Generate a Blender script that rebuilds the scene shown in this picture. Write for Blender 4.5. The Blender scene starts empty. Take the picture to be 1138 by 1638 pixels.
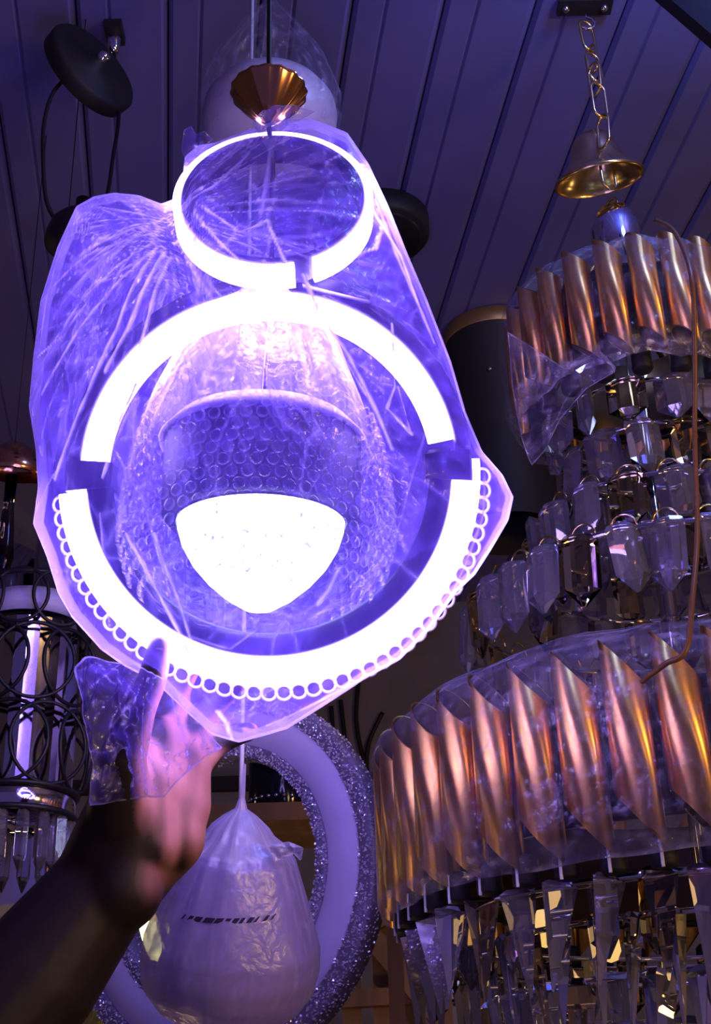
import bpy, math, random
from mathutils import Vector, Matrix, noise
random.seed(7)
PI = math.pi
sc = bpy.context.scene
C = sc.collection

# ------------------------------------------------------------------ camera
F_PX, CX, CY = 2160.0, 569.0, 819.0
PITCH, ROLL = math.radians(26.57), math.radians(1.58)
CAM = Vector((0, 0, 1.5))
_F = Vector((0, math.cos(PITCH), math.sin(PITCH)))
_R0 = Vector((1, 0, 0)); _U0 = Vector((0, -math.sin(PITCH), math.cos(PITCH)))
RT = _R0 * math.cos(ROLL) - _U0 * math.sin(ROLL)
UP = _R0 * math.sin(ROLL) + _U0 * math.cos(ROLL)
FW = _F
cd = bpy.data.cameras.new('camera'); cam = bpy.data.objects.new('camera', cd); C.objects.link(cam)
cd.sensor_fit = 'HORIZONTAL'; cd.sensor_width = 36.0; cd.lens = 36.0 * F_PX / 1138.0
cd.clip_start = 0.02
m = Matrix((RT, UP, -FW)).transposed().to_4x4(); m.translation = CAM
cam.matrix_world = m
sc.camera = cam

# ------------------------------------------------------------------ world, lights, exposure
w = bpy.data.worlds.new('world'); sc.world = w; w.use_nodes = True
w.node_tree.nodes['Background'].inputs[0].default_value = (0.22, 0.16, 0.62, 1)
w.node_tree.nodes['Background'].inputs[1].default_value = 0.22
sc.view_settings.view_transform = 'Standard'; sc.view_settings.look = 'None'
sc.view_settings.gamma = 1.0; sc.view_settings.use_curve_mapping = False
sc.view_settings.exposure = 0.0
sc.cycles.max_bounces = 6; sc.cycles.diffuse_bounces = 2; sc.cycles.glossy_bounces = 3
sc.cycles.transmission_bounces = 5; sc.cycles.transparent_max_bounces = 8
sc.cycles.caustics_refractive = False; sc.cycles.caustics_reflective = False
def point_light(name, loc, col, power, rad):
    l = bpy.data.lights.new(name, 'POINT'); l.color = col; l.energy = power; l.shadow_soft_size = rad
    o = bpy.data.objects.new(name, l); C.objects.link(o); o.location = loc; return o
# shop lamps and added fill lights, outside the picture
point_light('shop_lamp_warm', (1.25, -0.05, 1.85), (1.0, 0.58, 0.20), 26.0, 0.12)
point_light('fill_warm_behind', (1.0, -0.8, 1.7), (1.0, 0.60, 0.22), 8.0, 0.12)  # added to brighten the gold tubes with warm light
point_light('fill_warm_far', (-1.3, 1.9, 2.0), (1.0, 0.70, 0.42), 1.2, 0.05)  # added small warm light for glints in the crystals
point_light('fill_warm_low', (2.2, 1.9, 1.75), (1.0, 0.66, 0.32), 4.0, 0.05)  # added warm fill towards the wooden rack
point_light('shop_lamp_blue', (0.42, 0.72, 2.60), (0.20, 0.32, 1.0), 7.0, 0.05)
point_light('fill_rack', (-0.45, 1.55, 1.2), (1.0, 0.62, 0.32), 2.2, 0.05)  # added below the frame to light the rack and back wall

LED = (0.46, 0.31, 1.0)          # the cold violet-white light of the rings

# ------------------------------------------------------------------ helpers
def P(px, py, d):
    return CAM + (FW + RT * ((px - CX) / F_PX) - UP * ((py - CY) / F_PX)) * d
def ray_z(px, py, z):
    d = FW + RT * ((px - CX) / F_PX) - UP * ((py - CY) / F_PX)
    return CAM + d * ((z - CAM.z) / d.z)
def project(v):
    q = v - CAM; d = q.dot(FW)
    return CX + F_PX * q.dot(RT) / d, CY - F_PX * q.dot(UP) / d
def z_for(x, y, py):
    lo, hi = -1.0, 6.0
    for _ in range(50):
        mid = (lo + hi) / 2
        q = Vector((x, y, mid)) - CAM
        if q.dot(FW) <= 0 or project(Vector((x, y, mid)))[1] > py: lo = mid
        else: hi = mid
    return (lo + hi) / 2

class MB:
    def __init__(s): s.v = []; s.f = []; s.a = []
    def add(s, verts, faces, att=None):
        o = len(s.v); s.v += [tuple(x) for x in verts]
        s.f += [tuple(i + o for i in f) for f in faces]
        s.a += att if att else [0.0] * len(verts)
    def box(s, c, ax, ay, az, sx, sy, sz):
        c = Vector(c); vs = []
        for i in (-1, 1):
            for j in (-1, 1):
                for k in (-1, 1):
                    vs.append(c + Vector(ax) * (i * sx / 2) + Vector(ay) * (j * sy / 2) + Vector(az) * (k * sz / 2))
        s.add(vs, [(0, 1, 3, 2), (4, 6, 7, 5), (0, 4, 5, 1), (2, 3, 7, 6), (0, 2, 6, 4), (1, 5, 7, 3)])
    def tube(s, pts, rad, n=8, closed=False):
        pts = [Vector(p) for p in pts]; N = len(pts)
        rad = rad if isinstance(rad, (list, tuple)) else [rad] * N
        t0 = (pts[1] - pts[0]).normalized()
        nrm = t0.orthogonal().normalized()
        vs = []
        for i, p in enumerate(pts):
            if closed: t = (pts[(i + 1) % N] - pts[i - 1]).normalized()
            else: t = (pts[min(i + 1, N - 1)] - pts[max(i - 1, 0)]).normalized()
            nrm = (nrm - t * nrm.dot(t)).normalized(); b = t.cross(nrm)
            for k in range(n):
                a = 2 * PI * k / n
                vs.append(p + (nrm * math.cos(a) + b * math.sin(a)) * rad[i])
        fs = []
        for i in range(N if closed else N - 1):
            j = (i + 1) % N
            for k in range(n):
                fs.append((i * n + k, i * n + (k + 1) % n, j * n + (k + 1) % n, j * n + k))
        if not closed:
            fs.append(tuple(range(n - 1, -1, -1))); fs.append(tuple((N - 1) * n + k for k in range(n)))
        s.add(vs, fs)
    def lathe(s, prof, o, ax, n=48, wob=None):
        """prof: list of (radius, height along ax)"""
        ax = Vector(ax).normalized(); e1 = ax.orthogonal().normalized(); e2 = ax.cross(e1); o = Vector(o)
        vs = []; fs = []
        for i, (r, h) in enumerate(prof):
            for k in range(n):
                a = 2 * PI * k / n
                rr = r * (wob(a, i / (len(prof) - 1)) if wob else 1.0)
                vs.append(o + ax * h + (e1 * math.cos(a) + e2 * math.sin(a)) * rr)
        for i in range(len(prof) - 1):
            for k in range(n):
                fs.append((i * n + k, i * n + (k + 1) % n, (i + 1) * n + (k + 1) % n, (i + 1) * n + k))
        s.add(vs, fs)
    def sweep(s, prof, o, e1, e2, nrm, a0, a1, n, closed=False):
        """profile (dr, dn) swept about nrm on a circle: point = o + (e1 cos + e2 sin)*r + nrm*dn"""
        m_ = len(prof); vs = []; fs = []
        N = n if closed else n + 1
        for i in range(N):
            a = a0 + (a1 - a0) * i / n
            d = e1 * math.cos(a) + e2 * math.sin(a)
            for (r, dn) in prof: vs.append(o + d * r + nrm * dn)
        for i in range(n):
            j = (i + 1) % N
            for k in range(m_):
                fs.append((i * m_ + k, i * m_ + (k + 1) % m_, j * m_ + (k + 1) % m_, j * m_ + k))
        if not closed:
            fs.append(tuple(range(m_ - 1, -1, -1))); fs.append(tuple((N - 1) * m_ + k for k in range(m_)))
        s.add(vs, fs)
    def sphere(s, c, r, nu=10, nv=6, ax=None):
        c = Vector(c)
        prof = [(max(1e-5, r * math.sin(PI * i / nv)), -r * math.cos(PI * i / nv)) for i in range(nv + 1)]
        s.lathe(prof, c, ax or (0, 0, 1), nu)
    def mesh(s, name, smooth=False):
        me = bpy.data.meshes.new(name); me.from_pydata(s.v, [], s.f)
        if any(s.a):
            at = me.attributes.new('crease_light', 'FLOAT', 'POINT'); at.data.foreach_set('value', s.a)
        me.update()
        if smooth: me.polygons.foreach_set('use_smooth', [True] * len(me.polygons))
        return me
    def build(s, name, mat, parent=None, smooth=False, base=None):
        """verts are in world space; the mesh is re-centred so the object's origin is its base"""
        vs = [Vector(v) for v in s.v]
        if base is None:
            n = len(vs); base = Vector((sum(v.x for v in vs) / n, sum(v.y for v in vs) / n, min(v.z for v in vs)))
        base = Vector(base)
        s.v = [tuple(v - base) for v in vs]
        me = s.mesh(name, smooth); me.materials.append(mat)
        return place(name, me, base, parent)
def place(name, me, loc, parent=None, rot=None):
    o = bpy.data.objects.new(name, me); C.objects.link(o)
    if parent:
        o.parent = parent
        o.matrix_parent_inverse = Matrix.Identity(4)
        o.location = Vector(loc) - world_loc(parent)
    else: o.location = loc
    if rot is not None: o.rotation_euler = rot
    return o
def world_loc(o):
    v = Vector((0, 0, 0))
    while o: v += o.location; o = o.parent       # parents are never rotated
    return v
def tag(o, label, cat, group=None, kind=None):
    o['label'] = label
    if cat: o['category'] = cat
    if group: o['group'] = group
    if kind: o['kind'] = kind
    return o
def thing(name, loc, label, cat, group=None):
    o = bpy.data.objects.new(name, None); C.objects.link(o); o.location = loc
    o.empty_display_size = 0.05
    return tag(o, label, cat, group)
def smooth_path(pts, n=8):
    pts = [Vector(p) for p in pts]; out = []
    for i in range(len(pts) - 1):
        p0 = pts[max(i - 1, 0)]; p1 = pts[i]; p2 = pts[i + 1]; p3 = pts[min(i + 2, len(pts) - 1)]
        for k in range(n):
            t = k / n
            out.append(0.5 * ((2 * p1) + (p2 - p0) * t + (2 * p0 - 5 * p1 + 4 * p2 - p3) * t * t + (3 * p1 - p0 - 3 * p2 + p3) * t ** 3))
    out.append(pts[-1]); return out

# ------------------------------------------------------------------ materials
def new_mat(name):
    mt = bpy.data.materials.new(name); mt.use_nodes = True
    nt = mt.node_tree; nt.nodes.clear(); return mt, nt
def nd(nt, typ, **kw):
    n = nt.nodes.new(typ)
    for k, v in kw.items():
        if k in n.inputs.keys() if isinstance(k, str) else False: n.inputs[k].default_value = v
        else: setattr(n, k, v)
    return n
def principled(name, col, rough=0.5, metal=0.0, trans=0.0, ior=1.45, emit=None, es=0.0, noise_amt=0.0, nscale=20.0, bump=0.0, bscale=60.0, alpha=1.0, stretch=None):
    mt, nt = new_mat(name)
    b = nt.nodes.new('ShaderNodeBsdfPrincipled'); o = nt.nodes.new('ShaderNodeOutputMaterial')
    nt.links.new(b.outputs[0], o.inputs[0])
    b.inputs['Base Color'].default_value = (*col, 1); b.inputs['Roughness'].default_value = rough
    b.inputs['Metallic'].default_value = metal; b.inputs['Transmission Weight'].default_value = trans
    b.inputs['IOR'].default_value = ior
    if emit:
        b.inputs['Emission Color'].default_value = (*emit, 1); b.inputs['Emission Strength'].default_value = es
    if noise_amt or bump:
        tc = nt.nodes.new('ShaderNodeTexCoord'); mp = nt.nodes.new('ShaderNodeMapping')
        if stretch: mp.inputs['Scale'].default_value = stretch
        nt.links.new(tc.outputs['Object'], mp.inputs[0])
    if noise_amt:
        tx = nt.nodes.new('ShaderNodeTexNoise'); tx.inputs['Scale'].default_value = nscale; tx.inputs['Detail'].default_value = 5
        nt.links.new(mp.outputs[0], tx.inputs['Vector'])
        mr = nt.nodes.new('ShaderNodeMapRange'); mr.inputs[1].default_value = 0.3; mr.inputs[2].default_value = 0.7
        mr.inputs[3].default_value = 1 - noise_amt; mr.inputs[4].default_value = 1 + noise_amt
        nt.links.new(tx.outputs[0], mr.inputs[0])
        mx = nt.nodes.new('ShaderNodeMix'); mx.data_type = 'RGBA'; mx.blend_type = 'MULTIPLY'; mx.inputs[0].default_value = 1
        mx.inputs[6].default_value = (*col, 1); nt.links.new(mr.outputs[0], mx.inputs[7])
        nt.links.new(mx.outputs[2], b.inputs['Base Color'])
    if bump:
        tx2 = nt.nodes.new('ShaderNodeTexNoise'); tx2.inputs['Scale'].default_value = bscale; tx2.inputs['Detail'].default_value = 3
        nt.links.new(mp.outputs[0], tx2.inputs['Vector'])
        bp = nt.nodes.new('ShaderNodeBump'); bp.inputs['Strength'].default_value = bump; bp.inputs['Distance'].default_value = 0.01
        nt.links.new(tx2.outputs[0], bp.inputs['Height']); nt.links.new(bp.outputs[0], b.inputs['Normal'])
    return mt
def film(name, tint, op0, op_crease, op_noise=0.1, nscale=30.0, gloss=0.2, rough=0.12, bump=0.6, bscale=90.0):
    """thin crumpled plastic film: tinted, whiter where it is folded (vertex attribute 'crease')"""
    mt, nt = new_mat(name); L = nt.links.new
    out = nt.nodes.new('ShaderNodeOutputMaterial')
    tr = nt.nodes.new('ShaderNodeBsdfTransparent'); di = nt.nodes.new('ShaderNodeBsdfDiffuse'); tl = nt.nodes.new('ShaderNodeBsdfTranslucent')
    gl = nt.nodes.new('ShaderNodeBsdfGlossy'); gl.inputs['Roughness'].default_value = rough
    gl.inputs['Color'].default_value = (0.9, 0.9, 0.9, 1)
    at = nt.nodes.new('ShaderNodeAttribute'); at.attribute_name = 'crease_light'
    cm = nt.nodes.new('ShaderNodeMix'); cm.data_type = 'RGBA'
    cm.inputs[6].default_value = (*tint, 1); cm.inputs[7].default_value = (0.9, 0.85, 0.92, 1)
    cl = nt.nodes.new('ShaderNodeMath'); cl.operation = 'MULTIPLY'; cl.inputs[1].default_value = 0.9; cl.use_clamp = True
    L(at.outputs['Fac'], cl.inputs[0]); L(cl.outputs[0], cm.inputs[0])
    L(cm.outputs[2], di.inputs[0]); L(cm.outputs[2], tl.inputs[0])
    tc = nt.nodes.new('ShaderNodeTexCoord')
    tx = nt.nodes.new('ShaderNodeTexNoise'); tx.inputs['Scale'].default_value = nscale; tx.inputs['Detail'].default_value = 6; tx.inputs['Distortion'].default_value = 1.5
    L(tc.outputs['Object'], tx.inputs['Vector'])
    rd = nt.nodes.new('ShaderNodeMapRange'); rd.inputs[1].default_value = 0.5; rd.inputs[2].default_value = 0.75; rd.inputs[3].default_value = 0; rd.inputs[4].default_value = op_noise
    L(tx.outputs[0], rd.inputs[0])
    ma = nt.nodes.new('ShaderNodeMath'); ma.operation = 'MULTIPLY_ADD'; ma.inputs[1].default_value = op_crease; ma.inputs[2].default_value = op0
    L(at.outputs['Fac'], ma.inputs[0])
    ad = nt.nodes.new('ShaderNodeMath'); ad.operation = 'ADD'; ad.use_clamp = True
    L(ma.outputs[0], ad.inputs[0]); L(rd.outputs[0], ad.inputs[1])
    tx2 = nt.nodes.new('ShaderNodeTexNoise'); tx2.inputs['Scale'].default_value = bscale; tx2.inputs['Detail'].default_value = 4; tx2.inputs['Distortion'].default_value = 1
    L(tc.outputs['Object'], tx2.inputs['Vector'])
    bp = nt.nodes.new('ShaderNodeBump'); bp.inputs['Strength'].default_value = bump; bp.inputs['Distance'].default_value = 0.004
    L(tx2.outputs[0], bp.inputs['Height']); L(bp.outputs[0], gl.inputs['Normal'])
    m1 = nt.nodes.new('ShaderNodeMixShader'); m1.inputs[0].default_value = 0.5; L(di.outputs[0], m1.inputs[1]); L(tl.outputs[0], m1.inputs[2])
    m2 = nt.nodes.new('ShaderNodeMixShader'); m2.inputs[0].default_value = gloss; L(m1.outputs[0], m2.inputs[1]); L(gl.outputs[0], m2.inputs[2])
    m3 = nt.nodes.new('ShaderNodeMixShader'); L(ad.outputs[0], m3.inputs[0]); L(tr.outputs[0], m3.inputs[1]); L(m2.outputs[0], m3.inputs[2])
    L(m3.outputs[0], out.inputs[0]); return mt
M = {}
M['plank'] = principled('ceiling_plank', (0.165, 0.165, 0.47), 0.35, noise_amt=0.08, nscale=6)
M['slab'] = principled('ceiling_slab', (0.05, 0.05, 0.06), 0.8, noise_amt=0.2)
M['wall'] = principled('wall_paint', (0.22, 0.20, 0.24), 0.8, noise_amt=0.25, nscale=5, bump=0.1)
M['floor'] = principled('floor_screed', (0.25, 0.23, 0.22), 0.7, noise_amt=0.2, nscale=8)
M['black'] = principled('black_metal', (0.012, 0.012, 0.016), 0.35, noise_amt=0.2)
M['blackmatte'] = principled('black_plastic', (0.015, 0.015, 0.018), 0.6, noise_amt=0.2)
M['cable'] = principled('black_cable', (0.01, 0.01, 0.012), 0.45, noise_amt=0.2)
M['housing'] = principled('ring_housing', (0.03, 0.028, 0.05), 0.35, 0.3, noise_amt=0.15)
M['led'] = principled('led_diffuser', (0.85, 0.85, 0.9), 0.4, emit=LED, es=40.0)
M['lens'] = principled('led_dome', (0.85, 0.9, 0.9), 0.3, emit=(0.62, 0.66, 1.0), es=9.0, bump=0.5, bscale=200)
def lens_sparkle():
    nt = M['lens'].node_tree; b = [n for n in nt.nodes if n.type == 'BSDF_PRINCIPLED'][0]
    tc = nt.nodes.new('ShaderNodeTexCoord'); vo = nt.nodes.new('ShaderNodeTexVoronoi'); vo.inputs['Scale'].default_value = 320
    mr = nt.nodes.new('ShaderNodeMapRange'); mr.inputs[1].default_value = 0.45; mr.inputs[2].default_value = 0.95; mr.inputs[3].default_value = 10.0; mr.inputs[4].default_value = 0.8
    nt.links.new(tc.outputs['Object'], vo.inputs['Vector']); nt.links.new(vo.outputs['Distance'], mr.inputs[0]); nt.links.new(mr.outputs[0], b.inputs['Emission Strength'])
lens_sparkle()
M['copper'] = principled('copper', (0.85, 0.42, 0.20), 0.16, 1.0, noise_amt=0.1)
M['brass'] = principled('brass', (0.80, 0.58, 0.26), 0.22, 1.0, noise_amt=0.1)
M['gold'] = principled('gold_tube', (1.0, 0.56, 0.15), 0.36, 1.0, noise_amt=0.06, nscale=60, stretch=(1, 1, 0.05))
def brushed(mt):
    nt = mt.node_tree; b = [n for n in nt.nodes if n.type == 'BSDF_PRINCIPLED'][0]
    tg = nt.nodes.new('ShaderNodeTangent'); tg.direction_type = 'RADIAL'; tg.axis = 'Z'
    b.inputs['Anisotropic'].default_value = 0.8; b.inputs['Anisotropic Rotation'].default_value = 0.25
    nt.links.new(tg.outputs[0], b.inputs['Tangent'])
brushed(M['gold'])
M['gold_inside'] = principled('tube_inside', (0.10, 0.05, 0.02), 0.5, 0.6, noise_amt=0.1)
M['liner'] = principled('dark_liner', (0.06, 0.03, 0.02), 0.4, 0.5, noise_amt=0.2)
M['warm_bulb'] = principled('warm_bulb', (0.9, 0.8, 0.6), 0.4, emit=(1.0, 0.62, 0.18), es=0.9)
M['cold_bulb'] = principled('cold_bulb', (0.9, 0.9, 0.95), 0.4, emit=(0.55, 0.68, 1.0), es=3.0)
M['wood'] = principled('raw_wood', (0.30, 0.17, 0.09), 0.7, noise_amt=0.3, nscale=30, stretch=(1, 1, 0.15))
M['glass'] = principled('clear_crystal', (0.88, 0.85, 0.96), 0.02, trans=0.9, ior=1.52)
M['amber'] = principled('amber_crystal', (1.0, 0.80, 0.42), 0.02, trans=1.0, ior=1.55)
M['lemon'] = principled('lemon_crystal', (0.95, 0.90, 0.35), 0.05, trans=0.6, ior=1.5, noise_amt=0.2)
M['thin_glass'] = principled('lamp_glass', (0.95, 0.93, 0.97), 0.02, trans=1.0, ior=1.12)
M['chrome'] = principled('chrome', (0.75, 0.72, 0.78), 0.08, 1.0, noise_amt=0.05)
M['frost'] = principled('frosted_acrylic', (0.72, 0.64, 0.96), 0.55, noise_amt=0.04)
M['opal'] = principled('opal_white', (0.50, 0.48, 0.64), 0.35, noise_amt=0.05)
M['chips'] = principled('crystal_chips', (0.74, 0.68, 0.88), 0.16, 0.35, noise_amt=0.3, nscale=400)
M['chipbed'] = principled('chip_setting', (0.22, 0.19, 0.30), 0.4, noise_amt=0.3)
M['wirebrown'] = principled('brown_cord', (0.22, 0.10, 0.03), 0.4, noise_amt=0.15)
M['white'] = principled('white_plastic', (0.75, 0.73, 0.78), 0.5, noise_amt=0.05)
M['red'] = principled('red_print', (0.55, 0.04, 0.04), 0.5, noise_amt=0.1)
M['grey'] = principled('grey_paint', (0.32, 0.31, 0.33), 0.5, noise_amt=0.1)
M['ink'] = principled('dark_print', (0.05, 0.04, 0.10), 0.6, noise_amt=0.2)
M['bag'] = film('glow_tinted_bag', (0.26, 0.15, 1.0), 0.17, 0.80, 0.32, 26, 0.18)  # LED glow put into the violet film tint, here and in the wrap
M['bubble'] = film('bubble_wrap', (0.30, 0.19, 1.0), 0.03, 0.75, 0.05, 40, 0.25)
M['cling'] = film('cling_film', (0.62, 0.52, 0.95), 0.05, 0.85, 0.25, 45, 0.35, 0.10, 0.8, 140)
M['foam'] = film('foam_wrap', (0.62, 0.51, 0.98), 0.70, 0.4, 0.25, 40, 0.12, 0.3, 0.5, 80)
M['skin'] = None

# ------------------------------------------------------------------ the room
AXIS = P(1105, 1230, 1.15)            # chandelier axis
H = z_for(AXIS.x, AXIS.y, 6)          # ceiling height from the bracket of its chain
YW = 2.9
b = MB(); b.box((0, 0.9, -0.05), (1, 0, 0), (0, 1, 0), (0, 0, 1), 7, 5.0, 0.1)
tag(b.build('floor', M['floor'], base=(0, 0.9, 0)), 'grey screed shop floor', None, kind='structure')
b = MB(); b.box((0, 0.9, H + 0.06), (1, 0, 0), (0, 1, 0), (0, 0, 1), 7, 5.0, 0.08)
ceil = tag(b.build('ceiling', M['slab'], base=(0, 0.9, H + 0.02)), 'dark ceiling clad with long narrow white panels', None, kind='structure')
vp = FW + RT * ((269 - CX) / F_PX) - UP * ((1890 - CY) / F_PX); vp.z = 0; vp.normalize()
side = Vector((vp.y, -vp.x, 0))
pk = MB(); wd = 0.105
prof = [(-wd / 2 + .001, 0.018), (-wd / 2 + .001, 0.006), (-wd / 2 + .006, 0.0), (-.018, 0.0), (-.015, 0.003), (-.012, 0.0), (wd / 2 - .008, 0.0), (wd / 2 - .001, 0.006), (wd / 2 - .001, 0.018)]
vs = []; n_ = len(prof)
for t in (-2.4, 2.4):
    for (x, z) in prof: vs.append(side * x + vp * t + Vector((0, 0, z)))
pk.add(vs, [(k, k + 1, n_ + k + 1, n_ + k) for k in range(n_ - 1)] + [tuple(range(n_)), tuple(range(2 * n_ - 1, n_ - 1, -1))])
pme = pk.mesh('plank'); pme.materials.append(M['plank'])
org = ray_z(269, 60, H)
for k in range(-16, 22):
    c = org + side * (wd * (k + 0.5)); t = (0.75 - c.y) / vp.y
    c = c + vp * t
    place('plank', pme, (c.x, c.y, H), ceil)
for nm, x in (('wall_left', -2.4), ('wall_right', 2.9)):
    b = MB(); b.box((x, 0.9, H / 2), (1, 0, 0), (0, 1, 0), (0, 0, 1), 0.1, 5.0, H)
    tag(b.build(nm, M['wall'], base=(x, 0.9, 0)), 'plain dark painted shop wall', None, kind='structure')
b = MB(); b.box((0.25, YW + 0.05, H / 2), (1, 0, 0), (0, 1, 0), (0, 0, 1), 5.4, 0.1, H)
tag(b.build('wall_back', M['wall'], base=(0.25, YW + 0.05, 0)), 'dark grey back wall behind the hanging lamps', None, kind='structure')

# ------------------------------------------------------------------ the held ring pendant
LD = 0.85; S = LD / F_PX
LO = P(432, 760, LD); TC = -FW
def LP(px, py, dz=0.0): return LO + RT * ((px - 432) * S) - UP * ((py - 760) * S) + TC * dz
def lampvec(u, tilt):                                     # basis of a ring whose top leans away by tilt
    v = UP * math.cos(tilt) + FW * math.sin(tilt)
    n = TC * math.cos(tilt) + UP * math.sin(tilt)
    return v, n
lamp = thing('ring_pendant_lamp', LP(432, 1090), 'lit figure-eight ring pendant lamp with downlight, held up in a clear bag', 'lamp')
def rprof(r0, r1, h, bev=0.0015):
    return [(r0 + bev, -h / 2), (r1 - bev, -h / 2), (r1, -h / 2 + bev), (r1, h / 2 - bev), (r1 - bev, h / 2), (r0 + bev, h / 2), (r0, h / 2 - bev), (r0, -h / 2 + bev)]
v, n = lampvec(UP, math.radians(9))
def big(name, mat, r0, r1, h, a0, a1, seg=90, off=0.0):
    b = MB(); b.sweep(rprof(r0 * S, r1 * S, h), LO + n * off, RT, v, n, math.radians(a0), math.radians(a1), seg)
    return b.build(name, mat, lamp, True)
big('ring_housing', M['housing'], 300, 324, 0.020, 8, 176)
big('light_strip', M['led'], 260, 302, 0.014, 12, 178)
big('ring_housing', M['housing'], 254, 290, 0.020, 184, 368)
big('light_strip', M['led'], 289, 335, 0.016, 186, 364)
for a in (2, 181):
    b = MB(); b.sweep(rprof(248 * S, 322 * S, 0.024), LO, RT, v, n, math.radians(a - 4.5), math.radians(a + 4.5), 8)
    b.build('connector_block', M['housing'], lamp)
# clear beads on the rear outer edge of the lower half
M['clear_loop'] = principled('clear_loop', (0.9, 0.86, 0.98), 0.2, trans=0.35, ior=1.3, noise_amt=0.05)
for k in range(45):
    a = math.radians(187 + k * 3.95); d_ = RT * math.cos(a) + v * math.sin(a); t_ = -RT * math.sin(a) + v * math.cos(a)
    c_ = LO + d_ * (345 * S) - n * 0.013; w2 = (d_ * .9 - n * .45).normalized()
    bd = MB(); bd.tube([c_ + t_ * (.0049 * math.cos(q * PI / 8)) + w2 * (.0050 * math.sin(q * PI / 8)) for q in range(16)], .0011, 6, True)
    bd.build('clear_loop', M['clear_loop'], lamp, True)
# small ring above
SO = LP(438, 333, 0.0); sv, sn = lampvec(UP, math.radians(35))
b = MB(); b.sweep(rprof(136 * S, 147 * S, 0.022), SO, RT, sv, sn, 0, 2 * PI, 120, True); b.build('small_ring_housing', M['housing'], lamp, True)
b = MB(); b.sweep(rprof(147.5 * S, 159 * S, 0.020), SO, RT, sv, sn, math.radians(-64), math.radians(284), 120); b.build('small_light_strip', M['led'], lamp, True)
b = MB(); b.box(LP(540, 462, 0.0), (RT - UP * 0.25).normalized(), (UP + RT * .25).normalized(), TC, 110 * S, 18 * S, 0.016); b.build('ring_joint', M['housing'], lamp)
# copper canopy and cable
KN = LP(430, 198, 0.0); ZU = Vector((0, 0, 1))
prof = [(0.0025, 0.0), (0.006, 0.003), (0.0115, 0.009), (0.018, 0.017), (0.0235, 0.0245), (0.0245, 0.0262), (0.0238, 0.0272), (0.0025, 0.0275)]
b = MB(); b.lathe(prof, KN, ZU, 64, lambda a, t: 1 + 0.022 * math.cos(16 * a)); b.build('canopy', M['copper'], lamp, True)
b = MB(); b.tube([LP(434, 458, -0.004), LP(435, 380, -.004), LP(436, 260, -.003), KN, Vector((KN.x, KN.y, H + 0.01))], 0.0016, 8); b.build('cable', M['cable'], lamp, True)
# central downlight
tl = math.radians(21)
DA = UP * math.cos(tl) + FW * math.sin(tl)               # its axis, pointing up
DB = LP(420, 835, 0.012)                                  # centre of the lower rim
rb = 158 * S; hb = 0.056
b = MB(); b.lathe([(133 * S, -0.001), (150 * S, 0.000), (156 * S, 0.003), (rb, 0.008), (rb, hb - .003), (rb - .002, hb), (0.03, hb + .004), (0.008, hb + 0.012), (0.005, hb + 0.03), (0.0001, hb + 0.031)], DB, DA, 64)
b.build('downlight_body', M['blackmatte'], lamp, True)
b = MB(); e_ = DA.orthogonal().normalized(); b.sweep([(rb + .0035, -.004), (rb + .0038, -.003), (rb - .006, .008), (rb - .007, .007), (rb - .001, -.004)], DB + DA * hb, e_, DA.cross(e_), DA, 0, 2 * PI, 80, True); b.build('lit_edge_ring', M['white'], lamp, True)  # added white ring, stands for the lit film along the body's top edge
b = MB(); R_ = 132 * S
b.lathe([(R_, 0.0), (R_ * .99, -0.006), (R_ * .93, -0.016), (R_ * .80, -0.028), (R_ * .62, -0.039), (R_ * .40, -0.049), (R_ * .18, -0.056), (0.0001, -0.058)], DB, DA, 64)
b.build('light_dome', M['lens'], lamp, True)
b = MB(); b.sweep(rprof(131 * S, 137 * S, 0.004), DB, DA.orthogonal().normalized(), DA.cross(DA.orthogonal().normalized()), DA, 0, 2 * PI, 64, True)
b.build('dome_rim', M['housing'], lamp, True)
b = MB(); b.tube([DB + DA * (hb + 0.03), DB + DA * (hb + 0.05), LP(432, 510, -0.01)], 0.0018, 8); b.build('drop_rod', M['chrome'], lamp, True)

# bubble wrap round the downlight: gathered skirt with rows of bubbles
wrap_prof = [(0.006, 0.158), (0.024, 0.154), (0.036, 0.146), (0.050, 0.118), (0.058, 0.096), (0.066, 0.076), (0.076, 0.044), (0.082, 0.010), (0.083, -0.018), (0.076, -0.042), (0.060, -0.060), (0.036, -0.070), (0.012, -0.073), (0.0002, -0.0735)]
fine = []
for i in range(len(wrap_prof) - 1):
    for k in range(6):
        t = k / 6; fine.append(tuple(wrap_prof[i][j] * (1 - t) + wrap_prof[i + 1][j] * t for j in (0, 1)))
fine.append(wrap_prof[-1])
def fold_attr(b, fn):
    b.a = [fn(Vector(v)) for v in b.v]
WO = DB + DA * 0.004 - RT * 0.002
b = MB(); b.lathe(fine, WO, DA, 160, lambda a, t: 1 + (0.05 * (1 - t) + 0.012) * math.sin(a * 9 + 2 * math.sin(3 * a)) + 0.03 * (noise.noise((math.cos(a) * 2, math.sin(a) * 2, t * 4)))) 
def ridge(x, p=6.0): return max(0.0, 1 - abs(x)) ** p
def wrap_fold_glow(p):
    q = p - WO; h = q.dot(DA); r = q - DA * h
    a = math.atan2(r.dot(RT), r.dot(TC))
    c = ridge(noise.noise((math.cos(a) * 5, math.sin(a) * 5, h * 8)) * 2.2, 5) * (0.15 + 0.85 * max(0, min(1, (h - 0.03) / 0.07)))
    return min(1.0, c * 0.7 + 1.0 * max(0, min(1, (h - 0.056) / 0.03)) * (0.75 + 0.35 * noise.noise((a * 3, h * 30, 2))))  # folds, plus the upper part whitened to paint in the light strip's glow
fold_attr(b, wrap_fold_glow)
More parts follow.
